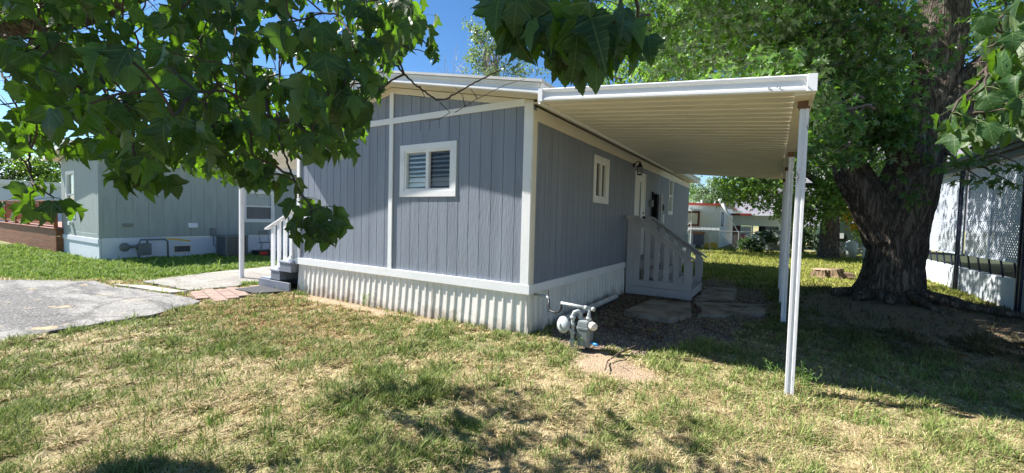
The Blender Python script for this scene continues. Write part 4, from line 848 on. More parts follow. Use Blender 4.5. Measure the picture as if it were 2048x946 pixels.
for py in (15.72, 12.33, 8.9):
    for dy in (-.07, .07):
        mb = MB(); mb.box((4.15, py+dy-.022, -.05), (4.195, py+dy+.022, 3.16)); po = obj('post', mb, IRON, pc, bevel=.003)
        if dy < 0:
            mb = MB()
            for k in range(20): z = .1+k*.155; mb.tube([(4.172, py-.05, z), (4.172, py, z+.05), (4.172, py+.05, z)], .008, 6)
            obj('scroll', mb, IRON, po)
def lattice(y0, y1, z0, z1, x, sp=.105, w=.038):
    mb = MB(); H = z1-z0; Lw = y1-y0
    for sgn in (1, -1):
        k = -H
        while k < Lw:
            # line y = y0 + k + t, z = t ; clipped
            t0 = max(0, -k); t1 = min(H, Lw-k)
            if t1-t0 > .02:
                ya, yb2 = y0+k+t0, y0+k+t1; za, zb2 = z0+t0, z0+t1
                if sgn < 0: ya, yb2 = y1-(k+t0), y1-(k+t1)
                xx = x+.004*sgn
                mb.bar((xx, ya, za), (xx, yb2, zb2), .0075, w, up=(0, -sgn*.7, .7)) if False else mb.hexa(*_slat(xx, ya, za, yb2, zb2, w))
            k += sp*math.sqrt(2)*.72
    return mb
def _slat(x, ya, za, yb2, zb2, w):
    d = unit(np.array([0, yb2-ya, zb2-za])); n = np.array([0, -d[2], d[1]])*w/2; p = np.array([x, ya, za]); q = np.array([x, yb2, zb2]); e = np.array([.0037, 0, 0])
    A = [p-n-e, q-n-e, q+n-e, p+n-e]; B = [v+2*e for v in A]; return A, B
for y0, y1 in ((15.85, 18.9), (12.46, 14.2), (14.24, 15.6), (9.0, 12.2)):
    sc_ = obj('lattice_screen', lattice(y0, y1, .97, 3.13, 4.30), LATT, pc)
    mb = MB(); mb.box((4.28, y0-.02, .95), (4.32, y1+.02, .99)); mb.box((4.28, y0-.02, 3.11), (4.32, y1+.02, 3.15)); mb.box((4.281, y0-.02, .99), (4.319, y0+.015, 3.11)); mb.box((4.281, y1-.015, .99), (4.319, y1+.02, 3.11)); mb.box((4.283, y0+.015, 1.84), (4.317, y1-.015, 1.87)); obj('screen_frame', mb, LATT, sc_)
for i in range(16): y = 9.2+i*.62; mb = MB(); mb.bar((4.34, y, .57), (4.30, y+.05, .96), .025, .025); obj('screen_foot', mb, IRON, pc)
rh = thing('mobile_home', 'white sided home behind the lattice screen on the right', 'mobile home', (10, 13, .57))
mb = MB(); RH = Frame((8.0, 26, 0), (0, -1, 0), (-1, 0, 0)); 
for k in range(13): RH.box(mb, 0, 20, -.05, .012+.0*k, .575+k*.2, .765+k*.2)
mb.box((8.06, 6, .575), (14, 26, 3.29)); obj('wall', mb, mat('right_home_siding', (.55, .58, .62), .6), rh)
mb = MB(); mb.box((7.98, 5.8, 3.38), (14.3, 26.2, 3.6)); obj('roof', mb, ROOFM, rh)

# ------------------------------------------------------------------ far home with red roof edge, seen under the carport
ft = thing('mobile_home', 'far white mobile home with red roof edge seen beyond the back lawn', 'mobile home', (-5, 34, 0))
fx, fy = -2.94, 30.0
FF = Frame((-12, fy, 0), (1, 0, 0), (0, -1, 0)); FR = Frame((fx, fy, 0), (0, 1, 0), (1, 0, 0))
mb = MB(); mb.box((-12, fy+.03, 0), (fx-.001, 48, 2.76)); obj('wall', mb, FARW, ft)
mb = MB(); u = 0
while u < 12+fx-.02: FF.box(mb, u, min(u+.10, 12+fx), -.031, .012, .62, 2.75); u += .16
FF.box(mb, 0, 12+fx, -.03, .003, .0, 2.749); obj('ribbed_cladding', mb, FARW, ft)
window(ft, FF, 12-5.6, 12-4.13, 1.42, 2.42, .1, split=None, wm=BROWNF, blinds=False, screens=()); window(ft, FR, 1.0, 2.0, 1.45, 2.4, .09, split=None, wm=BROWNF, blinds=False, screens=())
mb = MB(); mb.box((-12.2, fy-.3, 2.76), (fx+.25, 48, 2.90)); fr_ = obj('roof', mb, NBWH, ft)
mb = MB(); mb.hexa([(-12.2, fy-.34, 3.05-.2), (fx+.25, fy-.34, 2.76), (fx+.25, fy-.301, 2.76), (-12.2, fy-.301, 2.85)], [(-12.2, fy-.34, 3.12), (fx+.25, fy-.34, 2.91), (fx+.25, fy-.301, 2.91), (-12.2, fy-.301, 3.12)]); mb.box((fx+.251, fy-.3, 2.74), (fx+.29, 40, 2.92)); obj('roof_edge', mb, REDR, fr_)
mb = MB()
for x in (-4.2, -3.4): mb.cyl((x, fy+1, 2.9), (x, fy+1, 3.2), .05, 8)
obj('vent_pipe', mb, NBWH, fr_)
mb = MB(); mb.box((-10, 27.3, 2.42), (-4.12, fy-.31, 2.50)); mb.box((-10, 27.25, 2.36), (-4.1, 27.3, 2.52)); obj('awning_roof', mb, FARW, ft)
for x in (-4.2, -4.0): pass
for dx in (0, .28):
    mb = MB(); mb.box((-4.55+dx, 27.4, 0), (-4.51+dx, 27.44, 2.42)); po = obj('trellis_post', mb, FARW, ft)
mb = MB()
for k in range(6): z = .3+k*.38; mb.tube([(-4.5, 27.42, z), (-4.38, 27.42, z+.12), (-4.3, 27.42, z+.24), (-4.4, 27.42, z+.3)], .012, 6)
obj('trellis_scroll', mb, FARW, ft)
# shaded rear wing with door and carport opening
wg = thing('garden_shed', 'long shaded white wing with dark door and car opening right of the far home', 'shed', (-.5, 37, 0))
mb = MB(); mb.box((-2.65, 36, -.1), (-2.62, 36.1, 2.3)); mb.box((-2.65, 36, 1.53), (1.5, 36.1, 2.28)); mb.box((-1.38, 36, -.1), (-1.28, 36.1, 1.53)); mb.box((-2.1, 36.02, -.1), (-1.4, 36.1, 1.5)); mb.box((-1.28, 36.01, -.1), (.9, 36.1, .95)); mb.box((.3, 36, .95), (.5, 36.1, 1.53)); obj('wall', mb, FARW, wg)
mb = MB(); mb.box((-2.62, 36.03, -.1), (-2.1, 36.06, 1.53)); obj('door', mb, BROWNF, wg)
mb = MB()
for i in range(6): mb.box((-2.05+i*.12, 35.98, .1), (-2.02+i*.12, 36.0, 1.4))
for i in range(6): mb.box((-2.06, 35.97, .1+i*.25), (-1.42, 35.98, .13+i*.25))
obj('window_grid', mb, NBWH, wg)
mb = MB(); mb.box((-2.7, 35.2, 2.285), (2.0, 40, 2.40)); obj('roof', mb, NBWH, wg)
mb = MB(); mb.box((-2.72, 35.15, 2.27), (-1.4, 35.19, 2.43)); obj('roof_edge', mb, REDR, wg)
mb = MB(); mb.box((-1.0, 39, .95), (.5, 39.1, 1.7)); obj('back_panel', mb, DARK, wg)
tk = thing('pickup_truck', 'dark pickup truck parked under the far shed opening', 'truck', (-.2, 37.6, 0))
mb = MB(); mb.extr([(-1.2, 37.0, .5), (.9, 37.0, .5), (.9, 37.0, 1.1), (.5, 37.0, 1.15), (.25, 37.0, 1.6), (-.6, 37.0, 1.62), (-.75, 37.0, 1.15), (-1.2, 37.0, 1.1)], (0, 0, 0), (0, 1.6, 0)); obj('body', mb, mat('truck_paint', (.015, .016, .02), .25), tk, bevel=.05)
mb = MB(); mb.extr([(-.55, 36.985, 1.18), (.3, 36.985, 1.18), (.17, 36.985, 1.54), (-.5, 36.985, 1.55)], (0, 0, 0), (0, .012, 0)); obj('window', mb, mat('car_glass', (.12, .16, .2), .1), tk)
for x in (-.85, .5):
    mb = MB(); mb.cyl((x, 36.95, .33), (x, 37.2, .33), .33, 20); obj('wheel', mb, BLACK, tk)
# chain-link fence
cf = thing('chain_link_fence', 'thin grey chain-link fence across the back lawn', 'fence', (-3, 28.8, 0))
f0, f1 = np.array([-8., 28.2]), np.array([-.2, 29.1])
for k in range(6):
    p = f0+(f1-f0)*k/5; mb = MB(); mb.cyl((p[0], p[1], 0), (p[0], p[1], 1.2), .03, 8); obj('post', mb, GALV, cf)
mb = MB(); mb.cyl((*f0, 1.17), (*f1, 1.17), .022, 8); obj('top_rail', mb, GALV, cf)
mb = MB(); dfl = (f1-f0)/np.linalg.norm(f1-f0); Lf = np.linalg.norm(f1-f0)
for sgn in (1, -1):
    k = -1.1
    while k < Lf:
        t0, t1 = max(0, -k), min(1.12, Lf-k)
        if t1 > t0:
            a = f0+dfl*((k+t0) if sgn > 0 else Lf-(k+t0)); b_ = f0+dfl*((k+t1) if sgn > 0 else Lf-(k+t1))
            mb.tube([(*a, .03+t0), (*b_, .03+t1)], .0025, 3, cap=False)
        k += .13
obj('mesh_wire', mb, GALV, cf)
# small far things
yt = MB(); yt.box((-3.75, 29.45, .0), (-2.95, 29.85, .32)); yt.box((-3.6, 29.5, .32), (-3.05, 29.8, .42)); tag(obj('crate', yt, YEL, bevel=.05), 'yellow plastic crate on the grass before the far home', 'crate')
rc = thing('lawn_chair', 'red plastic lawn chair by the far grid window', 'chair', (-1.85, 33.5, 0))
mb = MB(); mb.box((-2.15, 33.3, .38), (-1.6, 33.85, .44)); obj('seat', mb, REDP, rc, bevel=.02)
mb = MB(); mb.hexa([(-2.15, 33.8, .44), (-1.6, 33.8, .44), (-1.6, 33.86, .44), (-2.15, 33.86, .44)], [(-2.1, 33.98, .95), (-1.65, 33.98, .95), (-1.65, 34.04, .95), (-2.1, 34.04, .95)]); obj('backrest', mb, REDP, rc, bevel=.02)
for x in (-2.1, -1.68):
    for y in (33.34, 33.8): mb = MB(); mb.cyl((x, y, 0), (x, y, .4), .03, 8); obj('leg', mb, REDP, rc)
sb = thing('garden_cart', 'brown cart with orange lid behind the white trellis posts', 'cart', (-4.0, 29.4, 0))
mb = MB(); mb.box((-4.35, 29.0, .25), (-3.75, 29.5, .95)); obj('body', mb, mat('cart_blue', (.06, .07, .13), .6), sb, bevel=.03); mb = MB(); mb.box((-4.4, 28.95, .95), (-3.68, 29.55, 1.1)); obj('lid', mb, mat('cart_lid', (.28, .13, .05), .6), sb, bevel=.02)
for y in (29.02, 29.42): mb = MB(); mb.cyl((-4.05, y, .14), (-4.05, y+.06, .14), .14, 12); obj('wheel', mb, BLACK, sb)
mbk = thing('electric_meter_bank', 'grey-green bank of four round electric meters on the back lawn', 'meter bank', (.15, 29.3, 0))
mb = MB(); mb.box((-.35, 29.3, .12), (.62, 29.6, 1.32)); mb.box((-.30, 29.28, .2), (.57, 29.3, 1.25)); mb.box((-.3, 29.35, -.05), (-.2, 29.55, .12)); mb.box((.45, 29.35, -.05), (.55, 29.55, .12)); obj('cabinet', mb, METERB, mbk, bevel=.015)
for x in (-.07, .36):
    for z in (.55, .95): mb = MB(); mb.tube([(x, 29.285, z), (x, 29.24, z), (x, 29.19, z), (x, 29.17, z)], [.15, .15, .13, .08], 18); mt = obj('meter_dial', mb, mat('meter_face', (.72, .74, .68), .2), mbk, True)
mb = MB(); mb.box((-.75, 29.3, -.05), (-.5, 29.5, 1.0)); tag(obj('utility_pedestal', mb, METERB, bevel=.03), 'slim grey utility pedestal left of the meter bank', 'pedestal')
mb = MB(); mb.tube([onY(1439, 398, 29), onY(1453, 422, 29), onY(1455, 426, 29), onY(1492, 492, 29)], [.10, .08, .035, .03], 8); tag(obj('leaning_pole', mb, FARW, None, True), 'long pale pole leaning against the far home roof', 'pole')
mb = MB(); p0 = np.array([xr+.02, 17.2, 3.3]); p1 = onY(1438, 385, 29); mb.tube(bez(p0, p1, -.03, 12), .012, 5); tag(obj('overhead_cable', mb, BLACK), 'dark cable running from the home roof to the far home', 'cable')
bn = MB(); bn.tube([(3.5, 28, .0), (3.5, 28, .5), (3.5, 28.05, .75), (3.5, 28.1, .85)], [.2, .26, .27, .2], 14); tag(obj('storage_bin', bn, mat('bin_pale', (.5, .55, .5), .5), None, True), 'pale rounded bin standing by the dead branches at the far right', 'bin')
sh = thing('tarp_shed', 'dark green covered shed behind the dead branches and yellow flowers', 'shed', (3.5, 32, 0))
mb = MB(); mb.extr([(2.3, 31, 0), (4.8, 31, 0), (4.8, 31, 1.5), (3.6, 31, 2.0), (2.3, 31, 1.6)], (0, 0, 0), (0, 3, 0)); obj('cover', mb, DGREEN, sh, bevel=.05)
mb = MB(); mb.box((2.75, 30.96, .95), (3.5, 30.995, 1.25)); obj('label_panel', mb, FARW, sh)
mb = MB(); mb.box((3.95, 27.7, -.05), (4.1, 27.85, 1.75)); mb.box((3.9, 27.65, 1.75), (4.15, 27.9, 1.83)); tag(obj('gate_post', mb, FARW, bevel=.015), 'white gate post beside the big maple trunk', 'post')
db = MB()
for k in range(26):
    p = np.array([3.0+rng.normal()*.45, 29.0+rng.normal()*.4, .05]); a = rng.normal()*1.2; L2 = .6+rng.random()*.9
    q = p+np.array([math.cos(a)*L2, .3*math.sin(a), .1+rng.random()*.9]); db.tube(bez(p, q, .1, 5, .06), [.035, .03, .025, .018, .01], 5)
tag(obj('brush_pile', db, DEADW, None, True), 'pile of grey dead branches beside the rear tree trunk', 'brush pile')

# ------------------------------------------------------------------ trees
def trunk_mesh(mb, path, rad, n=20, seed=0, rough=.09):
    path = np.array(path, float); t = np.linspace(0, 1, len(path)); m = max(len(path)*5, 16); tt = np.linspace(0, 1, m)
    def cr(a): return np.stack([np.interp(tt, t, a[:, k]) for k in range(3)], 1)
    P = cr(path)
    for _ in range(3): P[1:-1] = .25*P[:-2]+.5*P[1:-1]+.25*P[2:]
    r = np.interp(tt, t, rad)
    w = lambda a, i: 1+rough*(2*float(vn(2.2*math.cos(a)+seed+5, 2.2*math.sin(a)+i*.16+seed))-1)+rough*.8*(2*float(vn(7*math.cos(a)+seed, 7*math.sin(a)+i*.22))-1)+rough*.5*math.sin(9*a+2*math.sin(i*.35))
    mb.tube(P, r, n, True, w)
bm_ = thing('maple_tree', 'massive dark-barked maple tree with forked trunk right of the carport', 'tree', (2.35, 12.2, 0))
mb = MB()
trunk_mesh(mb, [(2.22, 12.3, -.15), (2.23, 12.3, .1), (2.25, 12.3, .35), (2.28, 12.3, .8), (2.32, 12.3, 1.4), (2.37, 12.3, 2.1), (2.50, 12.3, 2.9), (2.60, 12.3, 3.6), (2.70, 12.3, 4.4), (2.80, 12.35, 5.3), (2.85, 12.4, 6.4), (2.6, 12.6, 8.5), (2.3, 12.8, 11)], [.74, .62, .555, .505, .49, .52, .45, .41, .41, .40, .37, .28, .08], 44, 1)
trunk_mesh(mb, [(2.20, 12.25, 1.3), (1.95, 12.2, 1.9), (1.62, 12.1, 2.5), (1.25, 12.0, 3.2), (.95, 11.9, 3.9), (.5, 11.7, 5.0), (-.2, 11.2, 6.6), (-1.2, 10.5, 8.5)], [.40, .42, .34, .29, .25, .22, .16, .06], 26, 2)
trunk_mesh(mb, [(2.62, 12.3, 3.3), (2.95, 12.3, 4.05), (3.38, 12.3, 4.62), (3.85, 12.35, 5.1), (4.8, 12.5, 5.9), (6.2, 12.8, 7.2), (7.5, 13, 8.4)], [.40, .42, .40, .33, .24, .16, .06], 26, 3)
trunk_mesh(mb, [(2.45, 12.1, 3.0), (2.22, 11.82, 3.35), (2.18, 11.78, 3.6)], [.30, .28, .12], 18, 4, .15)
trunk_mesh(mb, [(2.8, 12.3, 5.2), (1.8, 11.4, 6.0), (.4, 10.2, 6.6), (-1.2, 8.9, 7.0)], [.2, .15, .11, .04], 12, 5)
for a, L2, r in ((-2.3, 1.25, .12), (-1.25, 1.4, .10), (-.55, 2.6, .11), (-2.9, 1.2, .12), (-1.8, 1.1, .10), (.3, 1.5, .10)):
    ca, sa = math.cos(a), math.sin(a); trunk_mesh(mb, [(2.3+.4*ca, 12.3+.4*sa, .30), (2.3+.65*ca, 12.3+.65*sa, .17), (2.3+1.1*ca, 12.3+1.1*sa, .12), (2.3+L2*.85*ca, 12.3+L2*.85*sa, .06), (2.3+L2*1.1*ca+.2, 12.3+L2*1.1*sa, -.08)], [r*1.2, r, r*.75, r*.5, .04], 12, 6+a, .12)
obj('trunk', mb, BARK, bm_, True)
# crown: sprays through an uneven volume with drooping lower twigs
def blob(n, c_, r, lo=.35):
    d = unit(rng.normal(size=(n, 3))); q = lo+(1-lo)*rng.random((n, 1))**.6; return np.array(c_)+d*q*np.array(r)
def vis_keep(C, pad=260, keep=.35):
    x, y, d = view(C); v = (x > -pad) & (x < PW+pad) & (y > -pad) & (d > .5); return C[v | (rng.random(len(C)) < keep)]
C = np.concatenate([blob(420, (1.0, 11.8, 8.0), (5.2, 5.2, 3.6)), blob(170, (-1.2, 9.6, 6.4), (2.3, 2.4, 1.7)), blob(150, (.9, 10.9, 5.0), (1.7, 1.7, 1.5)), blob(150, (5.6, 12.6, 6.8), (3.4, 3.6, 2.6)), blob(40, (1.0, 14.2, 6.2), (2.4, 1.8, 1.2)), blob(60, (.9, 10.9, 3.9), (.9, 1.3, .7)), blob(50, (3.5, 14.6, 5.2), (2.4, 1.4, 1.4))])
keepm = ~((C[:, 2] < 4.6) & (C[:, 0] > 1.9) & (C[:, 1] < 12.4)); C = C[keepm]
keepm = ~((C[:, 0] < .4) & (C[:, 2] < 3.6)); C = C[keepm]
C = C[~((C[:, 0] < -2.4) & (C[:, 1] < 8.0))]; C = vis_keep(C)
vx, vy, vd = view(C); C = C[~((vx > 1770) & (vx < 1985) & (vy < 470) & (C[:, 1] < 12.3) & (rng.random(len(C)) < np.where(vy < 230, .62, .88)))]
vx, vy, vd = view(C); C = C[~((vx > 1180) & (vx < 1640) & (vy > 100+ (1640-vx)*.03) & (C[:, 1] < 8.4) & (C[:, 2] < 3.7))]
crown('crown', C, .55, 34, .125, SILV_T, LEAF_BIG, bm_, .55, .7)
# hanging sprigs close in front of the trunk and by the near post
crown('sprig', blob(26, (1.85, 11.1, 3.55), (.6, .45, .65), .1), .3, 18, .125, SILV_T, LEAF_BIG, bm_, .6, .8)
D = np.array([(2.55, 10.9, 2.75), (2.8, 10.9, 2.85), (3.1, 10.9, 2.8), (3.35, 10.8, 2.75), (3.6, 10.8, 2.7), (2.95, 10.9, 2.5), (3.2, 10.85, 2.45), (3.5, 10.75, 2.42), (2.2, 10.9, 2.3), (2.32, 10.9, 2.12), (2.0, 10.9, 2.6), (2.3, 10.9, 3.0), (1.9, 10.9, 3.15), (1.6, 10.9, 3.0)])
crown('sprig', D, .2, 13, .125, SILV_T, LEAF_BIG, bm_, .5, .5)
D2 = blob(34, (.55, 8.6, 3.1), (.55, .9, .55)); D2 = D2[D2[:, 0] > .28]; crown('sprig', D2, .26, 14, .12, SILV_T, LEAF_BIG, bm_, .5, .8)
D3 = np.concatenate([blob(16, (-.35, 8.0, 4.15), (.7, .5, .3)), blob(10, (.2, 8.0, 3.75), (.4, .4, .3))]); crown('sprig', D3, .25, 16, .12, SILV_T, LEAF_BIG, bm_, .5, .8)
mb = MB()
for p in list(C[rng.integers(0, len(C), 260)])+list(D)+list(D2[::3]):
    q = p+np.array([(2.4-p[0])*.3, (12.2-p[1])*.3, .35+.25*rng.random()]); mb.tube(bez(q, p, .05, 5, .05), [.03, .022, .015, .01, .005], 5)
obj('branch', mb, BARK2, bm_, True)
# the second trunk by the lawn, sunlit foliage
def simple_tree(name, label, base, h, tr, blobs, per, size, tpl, lm, srad=.5, bark=BARK2, limbs=14, cat='tree', flat=.6, group=None, tseed=0, tmin=.4):
    t = thing(name, label, cat, base, group); base = np.array(base, float); mb = MB()
    trunk_mesh(mb, [base+(0, 0, -.1), base+(0, 0, .15), base+(.05, 0, h*.35), base+(-.05, .1, h*.65), base+(.1, .1, h*.95)], [tr*1.6, tr*1.1, tr*.8, tr*.5, tr*.12], 16, tseed)
    C = np.concatenate([blob(n, c_, r, lo) for n, c_, r, lo in blobs])
    for p in C[rng.integers(0, len(C), limbs)]:
        z = base[2]+max(h*tmin, min((p[2]-base[2])*.7, h*.8)); q = np.array([base[0], base[1], z]); mb.tube(bez(q, p, .08, 6, .04), np.linspace(tr*.35, tr*.05, 6), 6)
    obj('trunk', mb, bark, t, True); crown('crown', C, srad, per, size, tpl, lm, t, flat); return t
simple_tree('maple_tree', 'sunlit maple with a stout trunk behind the stump on the back lawn', (2.42, 26.9, 0), 9, .42, [(150, (1.2, 26.0, 4.4), (4.2, 3.2, 2.2), .4), (90, (3.2, 26.8, 7.8), (3.4, 3.4, 2.2), .4), (40, (-1.3, 25.6, 3.9), (1.9, 1.6, 1.1), .3), (36, (1.5, 25.2, 2.6), (1.6, 1.0, .9), .3), (30, (3.2, 25.6, 3.4), (1.5, 1.2, 1.0), .3)], 42, .17, SILV_T, LEAF_BR, .62, BARK, 24, tseed=11)
simple_tree('cottonwood_tree', 'thin pale cottonwood tree rising behind the mobile home roof', (-20.5, 30, 0), 18, .3, [(75, (-20.6, 30, 13.5), (3.6, 2.5, 4.0), .1), (40, (-22.0, 30, 17.2), (2.0, 1.6, 2.8), .1), (26, (-17.8, 30, 12), (2.4, 2, 2.6), .1)], 26, .2, OVAL_T, LEAF_PALE, .6, mat('pale_bark', (.35, .32, .28), .9), 50, tseed=21, tmin=.3)
simple_tree('cottonwood_tree', 'bright green cottonwood tree showing between the roof and the hanging leaves', (-6.2, 25, 0), 12, .35, [(120, (-6.8, 24.6, 9.6), (4.6, 3, 3.2), .3), (70, (-3.8, 24, 11), (3.4, 2.6, 3.4), .3)], 40, .19, OVAL_T, LEAF_BR, .6, BARK2, 30, tseed=22)
simple_tree('juniper_tree', 'feathery olive green tree rising over the far red-edged roof', (-5.0, 44, 0), 6, .3, [(90, (-5.3, 43, 4.3), (2.6, 2, 2.0), .2)], 60, .15, OVAL_T, LEAF_PALE, .5, BARK, 40, tseed=23)
simple_tree('maple_tree', 'light green tree at the left end of the far red-edged roof', (-8.5, 38, 0), 6, .25, [(60, (-8.0, 37.5, 4.5), (2.6, 2, 2.2), .3)], 40, .18, OVAL_T, LEAF_BR, .5, BARK2, 12, tseed=24)
simple_tree('maple_tree', 'shadowy maple tree standing between the lattice screen and the hills', (11, 27, 0), 9, .3, [(90, (9.5, 26, 7.2), (3.6, 3, 2.0), .3), (40, (8, 24, 4.2), (3.0, 2, 1.0), .3)], 40, .17, SILV_T, LEAF_BIG, .6, BARK2, 14, tseed=25)
simple_tree('shade_tree', 'dark green round tree beyond the far white home at the left edge', (-75, 9, 0), 8, .4, [(120, (-75, 9, 5.5), (4, 6, 3.2), .3)], 40, .28, OVAL_T, LEAF_DK, .8, BARK2, 10, tseed=26)
simple_tree('shade_tree', 'light green tree beside the darker one beyond the far left home', (-72, 15, 0), 9, .4, [(130, (-72, 14.5, 6.0), (4, 4.5, 3.4), .3)], 40, .28, OVAL_T, LEAF_BR, .8, BARK2, 10, tseed=27)
simple_tree('shade_tree', 'leafy tree behind the sage green home roof', (-40, 26, 0), 10, .4, [(150, (-40, 26, 7), (6, 5, 4), .3)], 40, .25, OVAL_T, LEAF_BR, .8, BARK2, 12, tseed=28)
simple_tree('shade_tree', 'bushy green tree farther back along the sage green home', (-28, 34, 0), 9, .4, [(120, (-28, 34, 6), (5, 4, 3.4), .3)], 40, .25, OVAL_T, LEAF_BIG, .8, BARK2, 12, tseed=29)
bt = thing('bare_tree', 'leafless grey twigs rising left of the pale cottonwood', 'tree', (-25, 30, 0)); mb = MB()
for k in range(15):
    p = np.array([-25+rng.normal()*.3, 30, 6.]); q = p+np.array([rng.normal()*2.2, rng.normal(), 7+3.5*rng.random()]); mb.tube(bez(p, q, 0, 7, .025), np.linspace(.06, .012, 7), 5)
    for j in range(3): r0 = p+(q-p)*(.5+.4*rng.random()); mb.tube(bez(r0, r0+np.array([rng.normal()*.8, rng.normal()*.4, 1.2]), 0, 4, .04), np.linspace(.025, .006, 4), 4)
mb.tube([(-25, 30, 0), (-25, 30, 6.5)], [.2, .1], 8); obj('trunk', mb, mat('bare_wood', (.42, .38, .36), .9), bt)
# shrubs
yb_ = simple_tree('flowering_shrub', 'yellow flowering shrub beside the dark green shed', (4.7, 30, 0), 2.4, .06, [(46, (4.5, 29.9, 1.9), (1.25, .8, 1.1), .3), (14, (3.4, 29.9, 2.3), (.6, .5, .4), .2)], 26, .12, OVAL_T, LEAF_BR, .35, limbs=16, cat='shrub', tseed=31)
Cf = np.concatenate([blob(80, (4.35, 29.3, 2.2), (1.25, .8, .85), .6), blob(30, (3.1, 29.3, 2.25), (.6, .4, .35), .4)]); crown('flowers', Cf, .25, 12, .15, OVAL_T, FLOWER, yb_, .6, 0, .3)
ob_ = simple_tree('flowering_shrub', 'small shrub with orange flowers under the sunlit maple', (1.2, 29.5, 0), 1.8, .05, [(30, (1.2, 29.4, 1.2), (.8, .5, .9), .3)], 26, .12, OVAL_T, LEAF_DK, .3, limbs=10, cat='shrub', tseed=32)
crown('flowers', blob(9, (1.2, 29.1, 1.7), (.7, .3, .5), .5), .1, 5, .12, OVAL_T, mat('orange_flower', (.6, .25, .02), .6), ob_, .6, 0, .3)
simple_tree('shrub', 'dark juniper shrub left of the electric meter bank', (-1.0, 28.6, 0), .9, .05, [(44, (-1.05, 28.5, .42), (.75, .5, .42), .1), (14, (-.3, 28.7, 1.0), (.4, .3, .55), .1)], 40, .1, OVAL_T, LEAF_DK, .22, limbs=14, cat='shrub', tseed=33)
simple_tree('shrub', 'shady shrub along the lawn edge right of the meter bank', (1.3, 31.2, 0), 1.6, .06, [(60, (1.2, 31, .9), (1.3, .6, .9), .1)], 40, .12, OVAL_T, LEAF_DK, .3, limbs=10, cat='shrub', tseed=34)
# tree stump
stp = thing('tree_stump', 'weathered tree stump cut low on the sunlit back lawn', 'stump', (1.55, 16.6, 0))
mb = MB(); w = lambda a, i: 1+.14*math.sin(3*a+1)+.10*math.sin(7*a)+.06*math.sin(15*a+i)
mb.tube([(1.5, 16.6, -.05), (1.5, 16.6, .08), (1.47, 16.6, .24)], [.52, .40, .36], 40, True, w); mb.tube([(1.75, 16.55, 0), (2.05, 16.6, .05), (2.2, 16.6, .06)], [.2, .16, .11], 14, True, lambda a, i: 1+.15*math.sin(4*a))
obj('bark', mb, mat('stump_bark', (.2, .14, .09), .95, .4, 6, .02, 25, (3, 3, .5)), stp)
mb = MB(); mb.tube([(1.47, 16.6, .241), (1.47, 16.6, .262)], [.352, .33], 40, True, lambda a, i: 1+.14*math.sin(3*a+1)+.10*math.sin(7*a)+.06*math.sin(15*a+2)); obj('cut_top', mb, WOODEND, stp)

# ------------------------------------------------------------------ foreground maple hanging over the camera
fm = thing('maple_tree', 'overhanging maple branches with large leaves framing the top of the view', 'tree', (-5.2, -1.6, 0))
mb = MB()
trunk_mesh(mb, [(-5.2, -1.6, -.2), (-5.2, -1.6, .2), (-5.15, -1.5, 1.5), (-5.0, -1.3, 2.6), (-4.9, -1.2, 4.5), (-5, -1, 7)], [.5, .36, .28, .25, .2, .06], 24, 41)
LIMB = [(-5.0, -1.3, 2.5), at(-260, 60, 3.4), at(-60, 45, 3.1), at(90, 32, 3.0), at(210, 8, 3.0), at(330, -45, 3.1), at(520, -120, 3.4)]
trunk_mesh(mb, LIMB, [.2, .17, .15, .125, .095, .065, .03], 16, 42, .06)
LIMB2 = [(-4.95, -1.25, 3.2), (-3.2, -.3, 3.5), (-1.6, .25, 3.45), (.2, .5, 3.3), (1.3, .9, 3.0), at(2120, -60, 2.0), at(2040, 80, 1.95)]
trunk_mesh(mb, LIMB2, [.14, .10, .075, .055, .035, .02, .012], 12, 43, .06)
obj('trunk', mb, BARK, fm, True)
nodes = []      # (pos, parent index); start from points along the limbs
pos = []; par = []
def add(p, q): pos.append(np.array(p, float)); par.append(q); return len(pos)-1
def seed_path(P, n=10, link_last=None):
    P = np.array(P, float); t = np.linspace(0, len(P)-1, n); last = link_last
    for s in t:
        i = min(int(s), len(P)-2); p = P[i]+(P[i+1]-P[i])*(s-i); last = add(p, last)
    return last
seed_path(LIMB[2:], 12); seed_path(LIMB2[2:], 14)
nl = len(pos)
# main boughs off the limb (places as seen from the camera, each at its own distance)
for pts in ([(90, 32, 3.0), (150, 80, 2.8), (190, 120, 2.6), (215, 190, 2.4), (230, 300, 2.2)], [(210, 8, 3.0), (250, 60, 2.9), (310, 110, 2.7), (400, 150, 2.4), (470, 190, 2.3), (500, 270, 2.2)],
            [(330, -45, 3.1), (470, 20, 2.6), (472, 60, 2.5), (465, 120, 2.4)], [(520, -120, 3.4), (640, -40, 2.6), (690, 60, 2.4), (770, 110, 2.2), (830, 170, 2.1), (880, 205, 2.1), (950, 165, 2.1), (1000, 140, 2.15)],
            [(-60, 45, 3.1), (-20, 100, 2.8), (20, 190, 2.6), (60, 260, 2.5), (60, 345, 2.3), (70, 380, 2.25)], [(520, -120, 3.4), (560, 40, 2.9), (560, 180, 2.6), (555, 270, 2.35), (580, 340, 2.2), (600, 385, 2.1), (620, 410, 2.05)],
            [(-60, 45, 3.1), (20, 75, 2.7), (70, 95, 2.5)], [(640, -60, 2.6), (780, -60, 1.9), (900, -70, 1.5), (1010, -60, 1.15), (1100, -50, 1.05), (1180, -40, 1.0), (1270, -20, 1.0)]):
    seed_path([at(*p) for p in pts], 3*len(pts))
def fill(poly, n, d0, d1, power=1.):
    P = np.array(poly, float); lo, hi = P.min(0), P.max(0); out = []
    while len(out) < n:
        x, y = lo+(hi-lo)*rng.random(2)
        if inpoly(np.array([x]), np.array([y]), poly)[0]: out.append(at(x, y, d0+(d1-d0)*rng.random()**power))
    return out
